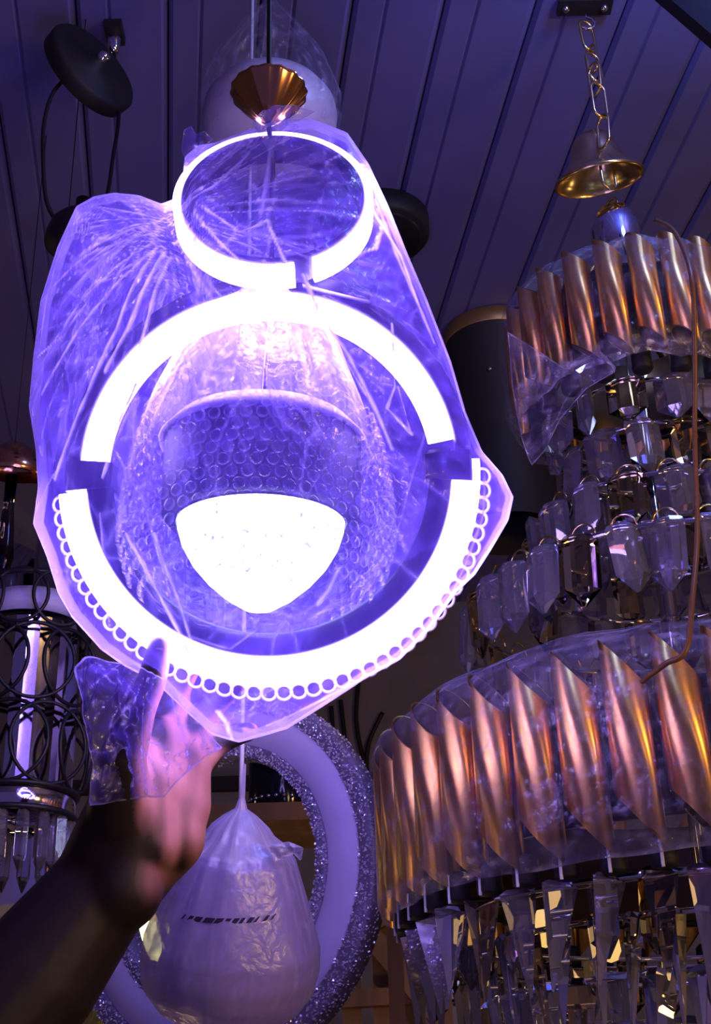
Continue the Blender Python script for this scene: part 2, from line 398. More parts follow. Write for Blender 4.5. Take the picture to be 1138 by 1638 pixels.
wrap = tag(b.build('bubble_wrap', M['bubble'], None, True), 'clear bubble wrap gathered around the black downlight of the ring lamp', 'bubble wrap')
bub = MB()
ax = DA; e1 = RT; e2 = ax.cross(e1)
for row in range(15):
    h = 0.058 - row * 0.0078
    for i in range(len(wrap_prof) - 1):
        if wrap_prof[i][1] >= h >= wrap_prof[i + 1][1]:
            t = (wrap_prof[i][1] - h) / (wrap_prof[i][1] - wrap_prof[i + 1][1]); r = wrap_prof[i][0] * (1 - t) + wrap_prof[i + 1][0] * t
    cnt = max(6, int(2 * PI * r / 0.0092))
    for k in range(cnt):
        a = 2 * PI * (k + 0.5 * (row % 2)) / cnt + noise.noise((row, k, 0)) * 0.05
        d = (e1 * math.cos(a) + e2 * math.sin(a))
        c = WO + ax * h + d * (r * 1.02)
        prof = [(0.0038, 0.0), (0.0036, 0.0012), (0.0028, 0.0022), (0.0014, 0.0027), (0.0001, 0.0028)]
        bub.lathe(prof, c, d, 10)
        bub.a[-50:] = [0.45] * 10 + [0.2] * 10 + [0.0] * 30
bb = bub.build('bubble', M['bubble'], wrap, True); bb['kind'] = 'stuff'

# ------------------------------------------------------------------ clear bag over the pendant
OUT = [(440, 192), (500, 190), (556, 212), (590, 262), (622, 330), (652, 405), (684, 480), (722, 578), (746, 660), (772, 722), (805, 760), (822, 795), (814, 832), (786, 880), (760, 920), (730, 948), (690, 1005), (640, 1056), (585, 1086), (530, 1122), (460, 1166), (420, 1178), (382, 1188), (340, 1176), (300, 1140), (250, 1092), (200, 1066), (163, 1040), (116, 988), (94, 950), (76, 892), (54, 838), (62, 780), (58, 718), (47, 650), (54, 575), (66, 480), (92, 396), (122, 330), (150, 314), (182, 308), (222, 312), (258, 326), (280, 318), (292, 285), (296, 250), (318, 232), (345, 228), (385, 212)]
BC = (432, 720)
def in_curve(pts, ang):
    # radius of outline seen from BC
    best = 0
    ca, sa = math.cos(ang), math.sin(ang)
    for i in range(len(pts)):
        x1, y1 = pts[i][0] - BC[0], pts[i][1] - BC[1]; x2, y2 = pts[(i + 1) % len(pts)][0] - BC[0], pts[(i + 1) % len(pts)][1] - BC[1]
        den = ca * (y2 - y1) - sa * (x2 - x1)
        if abs(den) < 1e-9: continue
        t = (x1 * (y2 - y1) - y1 * (x2 - x1)) / den
        u = (x1 * sa - y1 * ca) / den
        if t > 0 and -1e-6 <= u <= 1 + 1e-6: best = max(best, t)
    return best
def segdist(p, a, b_):
    dx, dy = b_[0] - a[0], b_[1] - a[1]
    t = max(0, min(1, ((p[0] - a[0]) * dx + (p[1] - a[1]) * dy) / (dx * dx + dy * dy)))
    return math.hypot(p[0] - a[0] - t * dx, p[1] - a[1] - t * dy)
CRF = [  # creases of the front sheet: polyline, half width, strength (picture pixels)
    ([(622, 545), (625, 640), (614, 672)], 3.0, 1.0), ([(614, 672), (650, 708)], 3.5, 0.9), ([(630, 640), (648, 705)], 2.5, .8), ([(600, 636), (660, 642)], 2.0, .5),
    ([(245, 850), (280, 920), (310, 985), (335, 1045)], 5.0, 0.95), ([(285, 850), (320, 960), (340, 1042)], 4.0, 0.7),
    ([(495, 485), (520, 545), (560, 600), (600, 680), (620, 730)], 6.0, 0.9), ([(500, 500), (545, 590), (610, 700)], 3.0, 0.7),
    ([(275, 440), (230, 560), (170, 680), (120, 770)], 5.0, .9), ([(290, 440), (250, 560), (215, 620)], 5.0, 1.0), ([(300, 450), (275, 560), (262, 610)], 4.0, .9),
    ([(280, 430), (200, 520), (130, 600), (95, 640)], 3.0, .7), ([(270, 400), (160, 440), (80, 490)], 3.0, .5), ([(270, 420), (180, 500), (95, 590)], 3.0, .6),
    ([(262, 640), (235, 700), (210, 770)], 4.5, .9), ([(285, 600), (250, 680), (222, 740)], 3.0, .7),
    ([(310, 380), (340, 430), (372, 470)], 4.0, .9), ([(325, 370), (365, 420), (412, 470)], 3.5, .9), ([(335, 360), (400, 410), (440, 395)], 3.0, .8), ([(440, 395), (470, 468)], 4.0, .9),
    ([(600, 330), (640, 440), (690, 560)], 5.0, .6), ([(585, 300), (600, 360), (640, 420), (665, 500)], 5.0, .8), ([(570, 440), (600, 420), (610, 380)], 5.0, .7),
    ([(560, 250), (525, 280), (518, 300)], 3.0, .7), ([(430, 200), (400, 270), (350, 330), (300, 360)], 5.0, .5), ([(440, 200), (436, 300), (430, 380)], 7.0, .45),
    ([(375, 1180), (372, 1140), (362, 1120)], 6.0, .9), ([(600, 1070), (520, 1110), (430, 1150)], 5.0, .5), ([(720, 950), (760, 830), (765, 740)], 4.0, .4),
    ([(185, 800), (180, 900), (195, 960)], 4.0, .6), ([(205, 820), (210, 930), (200, 990)], 3.0, .6), ([(130, 335), (100, 440), (85, 560)], 3.0, .5), ([(80, 580), (140, 560), (175, 520)], 3.0, .6),
    ([(335, 1000), (390, 1015), (430, 985)], 3.0, .4), ([(545, 900), (530, 930), (515, 950)], 6.0, .6), ([(160, 500), (230, 470), (275, 440)], 2.5, .5), ([(60, 830), (110, 770), (150, 735)], 2.5, .6)]
CRB = [([(432, 500), (300, 560), (230, 700)], 5.0, .5), ([(470, 520), (560, 640), (640, 800)], 4.0, .5), ([(120, 640), (200, 800), (250, 960)], 4.0, .5), ([(700, 640), (640, 860), (560, 1000)], 4.0, .4), ([(280, 430), (320, 620), (300, 800)], 4.0, .4)]
def crease_at(p, lst):
    c = 0.0
    for pts, wd_, st in lst:
        for i in range(len(pts) - 1):
            ax_, bx_ = pts[i], pts[i + 1]
            if min(ax_[0], bx_[0]) - 25 > p[0] or max(ax_[0], bx_[0]) + 25 < p[0] or min(ax_[1], bx_[1]) - 25 > p[1] or max(ax_[1], bx_[1]) + 25 < p[1]: continue
            d = segdist(p, ax_, bx_) + 2.0 * noise.noise((p[0] * .05, p[1] * .05, wd_))
            c = max(c, st * math.exp(-(d / (wd_ * 0.62)) ** 2))
    return c
GATHER = (276, 372)
def bag_field(p, z0, lst):
    """fold height (-1..1) and crease strength at picture point p"""
    dx, dy = p[0] - GATHER[0], p[1] - GATHER[1]; r = math.hypot(dx, dy) + 1e-3; a = math.atan2(dy, dx)
    fan = noise.noise((a * 5.5 + z0, r * 0.0035, z0)) ; fan2 = noise.noise((a * 13 + z0, r * 0.004, z0 + 4))
    near = math.exp(-r / 260.0)
    broad = noise.fractal((p[0] * .008, p[1] * .006, z0), 1.0, 2.0, 4)
    # straight facets of crumpled film
    vor = noise.voronoi((p[0] * .011 + .3 * broad, p[1] * .008, z0 * 3.0))[0]; fac = vor[1] - vor[0]
    fan3 = noise.noise((a * 27 + z0, r * 0.005, z0 + 8))
    cr = 0.8 * near * ridge(fan3 * 3.0, 5) * (.4 + 1.2 * max(0, fan + .2)) + 0.4 * near * ridge(fan2 * 3.0, 6) + 0.30 * ridge(fac * 2.2, 16) * (0.4 + 0.6 * max(0, noise.noise((p[0] * .006, p[1] * .006, z0 + 9)) + .5)) + 0.35 * near * ridge(fan * 3, 6)
    cr = max(cr * 1.15, crease_at(p, lst))
    return near * fan2 * 0.8 + broad * 0.6, min(1.0, cr * (1.0 + 0.5 * near))
NA, NR = 600, 190
def bag_sheet(sgn, depth, z0, lst):
    vs, fs, at = [], [], []
    radii = [in_curve(OUT, 2 * PI * k / NA) for k in range(NA)]
    for i in range(NR + 1):
        t = (i / NR) ** 0.85
        for k in range(NA):
            a = 2 * PI * k / NA
            rr = radii[k] * t
            px, py = BC[0] + math.cos(a) * rr, BC[1] + math.sin(a) * rr
            hgt, cr = bag_field((px, py), z0, lst)
            edge = max(0.0, 1 - t ** 4) 
            topn = max(0.0, min(1.0, (py - 180) / 330.0))
            dz = sgn * (depth * (0.42 + 0.58 * topn) * (1 - t ** 3.0) ** 0.75 + (hgt * 0.010 + cr * 0.004) * edge)
            if t > 0.975: cr = max(cr, 0.55)
            vs.append(LP(px, py, dz)); at.append(cr)
    for i in range(NR):
        for k in range(NA):
            q = (i * NA + k, i * NA + (k + 1) % NA, (i + 1) * NA + (k + 1) % NA, (i + 1) * NA + k)
            fs.append(q if sgn > 0 else q[::-1])
    return vs, fs, at
bag = thing('plastic_bag', LP(432, 1188), 'crumpled clear plastic bag pulled over the glowing ring lamp', 'bag')
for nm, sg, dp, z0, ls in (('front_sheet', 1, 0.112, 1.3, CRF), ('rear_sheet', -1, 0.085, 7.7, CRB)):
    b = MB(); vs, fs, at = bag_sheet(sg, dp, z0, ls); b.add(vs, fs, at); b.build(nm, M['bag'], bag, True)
# loose tail of the bag hanging before the hand
def sheet(poly_c, poly, fn, nr=60, na=160):
    global BC
    keep = BC; BC = poly_c
    vs, fs, at = [], [], []
    rad = [in_curve(poly, 2 * PI * k / na) for k in range(na)]
    BC = keep
    for i in range(nr + 1):
        t = i / nr
        for k in range(na):
            a = 2 * PI * k / na; px, py = poly_c[0] + math.cos(a) * rad[k] * t, poly_c[1] + math.sin(a) * rad[k] * t
            p, c = fn(px, py, t); vs.append(p); at.append(max(c, 0.5 if t > .97 else 0))
    for i in range(nr):
        for k in range(na): fs.append((i * na + k, i * na + (k + 1) % na, (i + 1) * na + (k + 1) % na, (i + 1) * na + k))
    b = MB(); b.add(vs, fs, at); return b
TAIL = [(165, 1034), (147, 1052), (156, 1100), (168, 1150), (178, 1200), (172, 1256), (230, 1252), (284, 1244), (300, 1225), (345, 1185), (372, 1172), (330, 1130), (290, 1075), (240, 1048)]
def tail_fn(px, py, t):
    h = noise.fractal((px * .02, py * .015, 3), 1.0, 2.0, 4)
    dx, dy = px - 270, py - 1010; a = math.atan2(dy, dx); r = math.hypot(dx, dy)
    f1 = noise.noise((a * 7, r * .006, 1.5)); f2 = noise.noise((px * .03 + h, py * .012 - px * .02, 7))
    cr = 0.55 * ridge(f1 * 3.2, 7) + .5 * ridge(f2 * 3.4, 9) + .18 * max(0, h)
    if py > 1170 and px < 235: cr += .5 * ridge(noise.noise((px * .07 + py * .03, py * .035, 5)) * 2.5, 4)
    return LP(px, py, 0.054 + 0.010 * h + .006 * f1), min(1, cr)
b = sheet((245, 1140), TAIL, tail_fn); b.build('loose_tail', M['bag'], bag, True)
# knot tuft at the top left of the small ring
TUFT = [(300, 262), (304, 228), (314, 220), (322, 236), (336, 232), (350, 244), (330, 262), (312, 285)]
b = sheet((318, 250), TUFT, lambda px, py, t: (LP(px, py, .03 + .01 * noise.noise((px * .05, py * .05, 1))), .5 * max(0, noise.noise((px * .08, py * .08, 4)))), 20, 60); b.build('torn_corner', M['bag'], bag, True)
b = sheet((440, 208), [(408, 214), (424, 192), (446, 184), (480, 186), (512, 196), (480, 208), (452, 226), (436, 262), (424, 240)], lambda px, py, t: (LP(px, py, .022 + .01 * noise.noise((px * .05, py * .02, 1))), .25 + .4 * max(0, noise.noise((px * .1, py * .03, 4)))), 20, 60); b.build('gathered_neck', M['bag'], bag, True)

# ------------------------------------------------------------------ the arm that holds it
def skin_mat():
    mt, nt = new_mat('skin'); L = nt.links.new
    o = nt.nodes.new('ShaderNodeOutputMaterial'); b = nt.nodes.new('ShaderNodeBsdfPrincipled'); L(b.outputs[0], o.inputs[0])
    at = nt.nodes.new('ShaderNodeAttribute'); at.attribute_name = 'crease_light'
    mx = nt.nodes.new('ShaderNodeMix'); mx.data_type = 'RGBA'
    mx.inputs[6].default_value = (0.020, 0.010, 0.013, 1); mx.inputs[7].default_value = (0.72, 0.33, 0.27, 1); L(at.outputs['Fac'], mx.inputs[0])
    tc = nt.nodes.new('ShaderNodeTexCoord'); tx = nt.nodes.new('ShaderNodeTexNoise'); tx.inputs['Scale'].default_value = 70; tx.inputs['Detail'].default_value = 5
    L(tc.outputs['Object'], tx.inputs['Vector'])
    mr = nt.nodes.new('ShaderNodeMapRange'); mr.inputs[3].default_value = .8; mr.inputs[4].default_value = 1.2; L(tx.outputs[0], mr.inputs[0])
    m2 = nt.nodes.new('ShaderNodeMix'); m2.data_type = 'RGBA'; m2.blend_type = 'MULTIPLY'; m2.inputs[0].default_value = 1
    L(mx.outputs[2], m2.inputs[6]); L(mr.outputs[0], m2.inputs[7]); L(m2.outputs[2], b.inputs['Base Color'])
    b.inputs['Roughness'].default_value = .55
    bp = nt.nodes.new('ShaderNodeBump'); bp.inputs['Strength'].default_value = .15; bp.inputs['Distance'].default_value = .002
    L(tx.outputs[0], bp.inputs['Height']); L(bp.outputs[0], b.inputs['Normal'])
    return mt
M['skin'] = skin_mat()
M['nail'] = principled('fingernail', (0.45, 0.25, 0.20), 0.3, noise_amt=0.1)
arm_parts = MB()
def capsule(a, b_, ra, rb_):
    arm_parts.tube([a + (a - b_).normalized() * ra * .5, a, a.lerp(b_, .33), a.lerp(b_, .66), b_, b_ + (b_ - a).normalized() * rb_ * .55],
                   [ra * .8, ra, ra + (rb_ - ra) * .33, ra + (rb_ - ra) * .66, rb_, rb_ * .75], 16)
    arm_parts.sphere(a, ra, 16, 10); arm_parts.sphere(b_, rb_, 16, 10)
def chain(pts):
    for (p, r), (q, s_) in zip(pts, pts[1:]): capsule(p, q, r, s_)
mm = 0.001
W_ = LP(225, 1362, .010)
# forearm, elbow and upper arm (the last two lie outside the picture)
chain([(LP(-330, 2110, .30), 46 * mm), (LP(-300, 1960, .16), 41 * mm), (LP(-66, 1684, .085), 44 * mm), (LP(84, 1522, .045), 40 * mm), (LP(178, 1402, .02), 32 * mm)])
chain([(LP(172, 1395, .02), 30 * mm), (LP(196, 1310, .024), 24 * mm)]); chain([(LP(205, 1400, .03), 27 * mm), (LP(210, 1355, .025), 25 * mm)]); chain([(LP(190, 1410, .02), 28 * mm), (LP(252, 1352, .005), 24 * mm)])
# palm: heel, thenar and knuckle ridge
chain([(LP(210, 1355, .025), 25 * mm), (LP(212, 1280, .022), 25 * mm), (LP(215, 1215, .012), 20 * mm)])
chain([(LP(255, 1350, .004), 25 * mm), (LP(280, 1290, -.004), 23 * mm), (LP(290, 1225, -.012), 18 * mm)])
chain([(LP(235, 1340, .012), 26 * mm), (LP(248, 1260, .005), 24 * mm), (LP(250, 1190, -.006), 18 * mm)])
chain([(LP(212, 1210, .008), 17 * mm), (LP(295, 1225, -.014), 15 * mm)])
chain([(LP(232, 1335, .018), 27 * mm), (LP(232, 1250, .012), 23 * mm)]); chain([(LP(266, 1335, .004), 26 * mm), (LP(270, 1250, -.004), 21 * mm)])
# thumb before the ring
chain([(LP(205, 1290, .030), 21 * mm), (LP(212, 1200, .040), 15 * mm), (LP(238, 1120, .036), 10.5 * mm), (LP(256, 1075, .030), 9.5 * mm), (LP(264, 1030, .024), 8 * mm)])
# fingers
chain([(LP(212, 1200, -.004), 12.5 * mm), (LP(196, 1120, -.018), 10 * mm), (LP(214, 1070, -.026), 9 * mm), (LP(236, 1040, -.026), 7.8 * mm)])
chain([(LP(250, 1190, -.012), 12.5 * mm), (LP(268, 1120, -.028), 10.5 * mm), (LP(292, 1072, -.030), 9.2 * mm), (LP(312, 1046, -.024), 7.8 * mm)])
chain([(LP(285, 1205, -.018), 12 * mm), (LP(322, 1150, -.032), 10 * mm), (LP(352, 1118, -.034), 8.8 * mm), (LP(372, 1100, -.028), 7.5 * mm)])
chain([(LP(305, 1235, -.016), 11 * mm), (LP(334, 1205, -.028), 9 * mm), (LP(368, 1190, -.034), 8 * mm), (LP(394, 1184, -.034), 6.8 * mm)])
me0 = arm_parts.mesh('arm_raw'); tmp = bpy.data.objects.new('arm_raw', me0); C.objects.link(tmp)
md = tmp.modifiers.new('r', 'REMESH'); md.mode = 'VOXEL'; md.voxel_size = 0.0022; md.use_smooth_shade = True
md2 = tmp.modifiers.new('s', 'SMOOTH'); md2.factor = 0.6; md2.iterations = 14
dg = bpy.context.evaluated_depsgraph_get(); dg.update()
arm_me = bpy.data.meshes.new_from_object(tmp.evaluated_get(dg)); bpy.data.objects.remove(tmp)
arm_me.name = 'person'
base = Vector(LP(-60, 1690, .085)); 
at = arm_me.attributes.new('crease_light', 'FLOAT', 'POINT'); vals = []
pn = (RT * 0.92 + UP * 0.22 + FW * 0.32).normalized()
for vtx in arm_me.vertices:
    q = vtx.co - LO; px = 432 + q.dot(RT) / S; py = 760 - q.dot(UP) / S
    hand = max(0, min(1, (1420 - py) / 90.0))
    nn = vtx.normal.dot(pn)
    vals.append(hand * max(0.0, min(1.0, (nn - 0.22) / 0.35)))  # paler palm skin, with the ring's light painted in by surface direction
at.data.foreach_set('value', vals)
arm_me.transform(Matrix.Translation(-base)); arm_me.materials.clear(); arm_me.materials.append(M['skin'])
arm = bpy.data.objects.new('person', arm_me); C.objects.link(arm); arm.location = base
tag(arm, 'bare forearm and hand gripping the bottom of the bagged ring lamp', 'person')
def nail(c, u, nrm, wdt, ln):
    b = MB(); u = u.normalized(); s_ = u.cross(nrm).normalized(); nrm = nrm.normalized(); vs = []
    for i in range(6):
        for j in range(5):
            y = (i / 5 - .5) * ln; x = (j / 4 - .5) * wdt * (0.75 + .25 * math.sin(PI * min(1, (i + 1.5) / 4)))
            vs.append(c + u * y + s_ * x - nrm * (x * x / wdt * 0.9))
    b.add(vs, [(i * 5 + j, i * 5 + j + 1, i * 5 + j + 6, i * 5 + j + 5) for i in range(5) for j in range(4)])
    b.build('fingernail', M['nail'], arm, True)
nail(LP(263, 1042, .0318), UP, (TC - RT * .2), .0095, .011)
nail(LP(394, 1184, -.0265), RT, (TC + UP * .2), .008, .009)

# ------------------------------------------------------------------ the tiered chandelier
ch = thing('tiered_chandelier', (AXIS.x, AXIS.y, z_for(AXIS.x, AXIS.y, 1700)), 'large tiered crystal chandelier with bands of slanted gold tubes wrapped in film', 'chandelier')
tocam = Vector((-AXIS.x, -AXIS.y, 0)).normalized()
def zfront(R, py): return z_for(AXIS.x + tocam.x * R, AXIS.y + tocam.y * R, py)
def zleft(R, py): return z_for(AXIS.x - R, AXIS.y, py)
def tube_mesh(name, r, ln, slope, wall=0.0012, n=20):
    """hollow tube with both ends cut on a slant; local x tangent, y outwards"""
    b = MB(); vs = []; fs = []
    for (rr, top) in ((r, 0), (r, 1), (r - wall, 1), (r - wall, 0)):
        for k in range(n):
            a = 2 * PI * k / n; x = rr * math.cos(a)
            vs.append((x, rr * math.sin(a), (ln if top else 0) - slope * x))
    for L_ in range(4):
        for k in range(n): fs.append((L_ * n + k, L_ * n + (k + 1) % n, ((L_ + 1) % 4) * n + (k + 1) % n, ((L_ + 1) % 4) * n + k))
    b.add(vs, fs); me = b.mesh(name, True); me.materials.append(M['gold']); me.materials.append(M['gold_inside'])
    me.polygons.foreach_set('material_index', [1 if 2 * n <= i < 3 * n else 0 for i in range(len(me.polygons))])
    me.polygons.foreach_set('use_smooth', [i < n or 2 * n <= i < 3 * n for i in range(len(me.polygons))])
    return me
def ring_of(me, name, R, z, cnt, ph=0.0, par=None, jit=0.0, rz=0.0):
    out = []
    for k in range(cnt):
        a = 2 * PI * (k + ph) / cnt
        loc = Vector((AXIS.x + R * math.cos(a), AXIS.y + R * math.sin(a), z + random.uniform(-jit, jit)))
        out.append(place(name, me, loc, par or ch, (random.uniform(-jit, jit) * 12, random.uniform(-jit, jit) * 12, a - PI / 2 + rz)))
    return out
def hoop(name, R, z, h, t, mat):
    b = MB(); b.sweep(rprof(R - t / 2, R + t / 2, h, t * .2), Vector((AXIS.x, AXIS.y, z)), Vector((1, 0, 0)), Vector((0, 1, 0)), Vector((0, 0, 1)), 0, 2 * PI, 96, True)
    return b.build(name, mat, ch, True)
RL, RU = 0.255, 0.112
zl1, zl0 = zfront(RL, 1050), zfront(RL, 1305)
zu1, zu0 = zfront(RU, 395), zfront(RU, 545)
# tangent x axis after rotation (a - 90deg): local y -> outwards; local x -> (sin a, -cos a): seen from outside x runs to the left
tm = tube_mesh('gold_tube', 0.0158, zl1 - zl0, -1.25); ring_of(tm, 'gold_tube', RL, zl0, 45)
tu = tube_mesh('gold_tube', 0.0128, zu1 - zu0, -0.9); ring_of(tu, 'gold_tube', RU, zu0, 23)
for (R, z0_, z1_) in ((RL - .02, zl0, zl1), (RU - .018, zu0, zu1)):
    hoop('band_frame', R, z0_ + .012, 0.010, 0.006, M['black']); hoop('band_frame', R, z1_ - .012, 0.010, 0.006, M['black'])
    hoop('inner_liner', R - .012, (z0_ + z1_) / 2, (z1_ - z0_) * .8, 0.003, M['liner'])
# sockets under the bands
cp = MB(); cp.lathe([(0.0001, 0), (0.008, 0), (0.0095, 0.002), (0.0095, 0.018), (0.006, 0.022), (0.0001, 0.022)], (0, 0, 0), (0, 0, 1), 14)
cpm = cp.mesh('socket_cap', True); cpm.materials.append(M['blackmatte'])
pn_ = MB(); pn_.tube([(0, 0, 0), (0, 0, 0.02)], 0.0012, 6); pnm = pn_.mesh('socket_pin'); pnm.materials.append(M['white'])
zc = zl0 - 0.030
for o in ring_of(cpm, 'socket_cap', RL - .008, zc, 46):
    a = world_loc(o) - Vector((AXIS.x, AXIS.y, 0)); a.z = 0; a.normalize()
    place('socket_pin', pnm, world_loc(o) + a * 0.0095 + Vector((0, 0, -.001)), ch)
zcu = zu0 - 0.026
ring_of(cpm, 'socket_cap', RU - .012, zcu, 18)
# crystals
def prism(name, wdt, th, ln, mat, point=0.25, bev=.35):
    """flat six-sided faceted bar hanging down from z=0, pointed at its lower end"""
    b = MB(); s2 = [(-1, 0), (-bev, 1), (bev, 1), (1, 0), (bev, -1), (-bev, -1)]
    vs = []
    for (z, k) in ((0, .8), (-ln * .06, 1), (-ln * (1 - point), 1), (-ln, .12)):
        for (x, y) in s2: vs.append((x * wdt / 2 * k, y * th / 2 * k, z))
    fs = [(i * 6 + k, i * 6 + (k + 1) % 6, (i + 1) * 6 + (k + 1) % 6, (i + 1) * 6 + k) for i in range(3) for k in range(6)]
    fs += [tuple(range(5, -1, -1)), tuple(range(18, 24))]
    b.add(vs, fs); me = b.mesh(name); me.materials.append(mat); return me
def spike(name, wdt, ln, mat):
    b = MB(); vs = []
    for (z, k) in ((0, .55), (-ln * .05, 1), (-ln, .06)):
        for q in range(3):
            a = 2 * PI * q / 3 + PI / 2; vs.append((math.cos(a) * wdt / 2 * k, math.sin(a) * wdt / 2 * k, z))
    fs = [(i * 3 + k, i * 3 + (k + 1) % 3, (i + 1) * 3 + (k + 1) % 3, (i + 1) * 3 + k) for i in range(2) for k in range(3)] + [(2, 1, 0), (6, 7, 8)]
    b.add(vs, fs); me = b.mesh(name); me.materials.append(mat); return me
def arch(name, wdt, hgt, rad, mat):
    b = MB(); b.tube([(0, wdt / 2 * math.cos(t), hgt * math.sin(t)) for t in [PI * i / 10 for i in range(11)]], rad, 6)
    me = b.mesh(name, True); me.materials.append(mat); return me
lp = arch('wire_loop', 0.022, 0.013, 0.0011, M['brass'])
def tier(R, zt, zb, cnt, wdt, th, kind='prism', loops=False, every=4, ph=0):
    ln = zt - zb
    if kind == 'prism': mA, mB = prism('crystal', wdt, th, ln, M['glass']), prism('crystal', wdt, th, ln, M['amber'])
    else: mA, mB = spike('crystal', wdt, ln, M['glass']), spike('crystal', wdt, ln, M['amber'])
    for k in range(cnt):
        a = 2 * PI * (k + ph) / cnt
        loc = Vector((AXIS.x + R * math.cos(a), AXIS.y + R * math.sin(a), zt))
        place('crystal', mB if (k % every == 1) else mA, loc, ch, (random.uniform(-.12, .12), random.uniform(-.12, .12), a - PI / 2 + random.uniform(-.6, .6)))
        if loops: place('wire_loop', lp, loc + Vector((-0.008 * math.cos(a), -0.008 * math.sin(a), 0)), ch, (0, 0, a - PI / 2 + PI / 2))
    hoop('tier_hoop', R - .004, zt - .002, 0.004, 0.002, M['chrome'])
RA, RB, RC = 0.088, 0.118, 0.180
tier(RA, zcu + .002, zleft(RA, 745), 13, 0.036, 0.014)
tier(RA - .012, zleft(RA, 738), zleft(RA, 822), 12, 0.034, 0.014, ph=.5)
tier(RB, zleft(RB, 850), zleft(RB, 930), 19, 0.034, 0.014, loops=True)
tier(RB - .004, zleft(RB, 925), zleft(RB, 1010), 18, 0.034, 0.014, ph=.5, every=3)
tier(RC, zleft(RC, 975), zleft(RC, 1075), 32, 0.030, 0.014, loops=True)
R1, R2, R3 = 0.238, 0.180, 0.145
z1t = zc + .002
tier(R1, z1t, z1t - .072, 42, 0.030, 0.012, kind='spike')
tier(R1 - .03, z1t + .004, z1t - .050, 34, 0.026, 0.012, ph=.3, every=2)
tier(R2, z1t - .055, z1t - .155, 34, 0.030, 0.012, kind='spike')
tier(.203, z1t - .02, z1t - .10, 44, 0.018, 0.010, kind='spike', every=5, ph=.5)
tier(.163, z1t - .085, z1t - .19, 40, 0.020, 0.010, kind='spike', every=6, ph=.5)
tier(R3, z1t - .110, z1t - .22, 30, 0.024, 0.012, kind='spike', every=3)
# central stem, top crown and canopy bell
zb0 = z_for(AXIS.x, AXIS.y, 345); zbell0 = z_for(AXIS.x, AXIS.y, 285); 
b = MB(); b.tube([(AXIS.x, AXIS.y, z1t - .2), (AXIS.x, AXIS.y, zb0)], 0.008, 12); b.build('stem', M['chrome'], ch, True)
b = MB(); zt = zu1 + .004
b.lathe([(0.0001, zb0 + .004), (0.018, zb0 + .003), (0.022, zb0 - .006), (0.026, zb0 - .02), (0.020, zt + .004), (0.0001, zt + .004)], (AXIS.x, AXIS.y, 0), (0, 0, 1), 24); b.build('crown_cap', M['chrome'], ch, True)
cr = arch('scroll_hook', 0.03, 0.028, 0.0022, M['brass'])
for k in range(8):
    a = 2 * PI * k / 8 + .2
    place('scroll_hook', cr, (AXIS.x + .065 * math.cos(a), AXIS.y + .065 * math.sin(a), zu1 - .005), ch, (0, 0, a))
b = MB()
for k in range(8):
    a = 2 * PI * k / 8 + .2; d = Vector((math.cos(a), math.sin(a), 0))
    b = MB(); b.tube([Vector((AXIS.x, AXIS.y, zu1 + .006)) + d * .01, Vector((AXIS.x, AXIS.y, zu1 - .006)) + d * .088], 0.003, 6); b.build('spoke', M['brass'], ch, True)
# bell-shaped ceiling canopy slid down the chain
BT = (AXIS - Vector((AXIS.x, AXIS.y, 0)))
bx = Vector((AXIS.x, AXIS.y, z_for(AXIS.x, AXIS.y, 284)))
tx_ = (Vector((0, 0, 1)) + tocam * 0.34 + Vector((-.05, 0, 0))).normalized()
bp = [(0.046, 0.000), (0.0485, 0.001), (0.0475, 0.004), (0.040, 0.010), (0.031, 0.020), (0.026, 0.032), (0.0225, 0.044), (0.016, 0.052), (0.006, 0.055), (0.006, 0.0535), (0.015, 0.050), (0.021, 0.042), (0.0245, 0.031), (0.0295, 0.019), (0.0385, 0.009), (0.046, 0.003)]
b = MB(); b.lathe(bp + [bp[0]], bx - tocam * .006 + Vector((-.010, 0, 0)), tx_, 56); b.build('canopy_bell', M['brass'], ch, True)
# chain
def link_mesh(name, ln, wdt, rad):
    b = MB(); pts = []
    for i in range(28):
        t = 2 * PI * i / 28; x = math.cos(t) * wdt / 2; z = math.sin(t) * wdt / 2 + (ln / 2 - wdt / 2) * (1 if math.sin(t) >= 0 else -1)
        pts.append((x, 0, z))
    b.tube(pts, rad, 6, True); me = b.mesh(name, True); me.materials.append(M['brass']); return me
lk = link_mesh('chain_link', 0.042, 0.018, 0.0017)
zz = H - 0.03; k = 0; cf = tocam * 0.055
nl = int((zz - zb0) / 0.0365) + 1
for k in range(nl):
    z = zz - 0.020 - k * (zz - zb0 - 0.02) / (nl - 1)
    off = tocam * (0.055 * max(0, math.sin(PI * min(1, max(0, (k / (nl - 1) - .15) / .85)))))
    place('chain_link', lk, Vector((AXIS.x, AXIS.y, z)) + off + Vector((random.uniform(-.004, .004), 0, 0)), ch, (random.uniform(-.1, .1), random.uniform(-.12, .12), (PI / 2 if k % 2 else 0) + .5))
b = MB(); b.tube([(AXIS.x, AXIS.y, H - .012)] + [(AXIS.x + .009 * math.sin(t), AXIS.y, H - .022 - .009 * (1 - math.cos(t))) for t in (0, .8, 1.6, 2.4, 3.2, 4, 4.8)], .0018, 6); b.build('ceiling_hook', M['chrome'], ch, True)
wbm = MB(); wbm.lathe([(.0001, 0), (.006, .002), (.010, .010), (.009, .020), (.005, .030), (.0001, .031)], (0, 0, 0), (0, 0, 1), 16); wbm = wbm.mesh('bulb', True); wbm.materials.append(M['warm_bulb'])
for k in range(7): a = 2 * PI * (k + .3) / 7; place('bulb', wbm, (AXIS.x + .135 * math.cos(a), AXIS.y + .135 * math.sin(a), z1t - .012), ch)
cbm = wbm.copy(); cbm.materials[0] = M['cold_bulb']
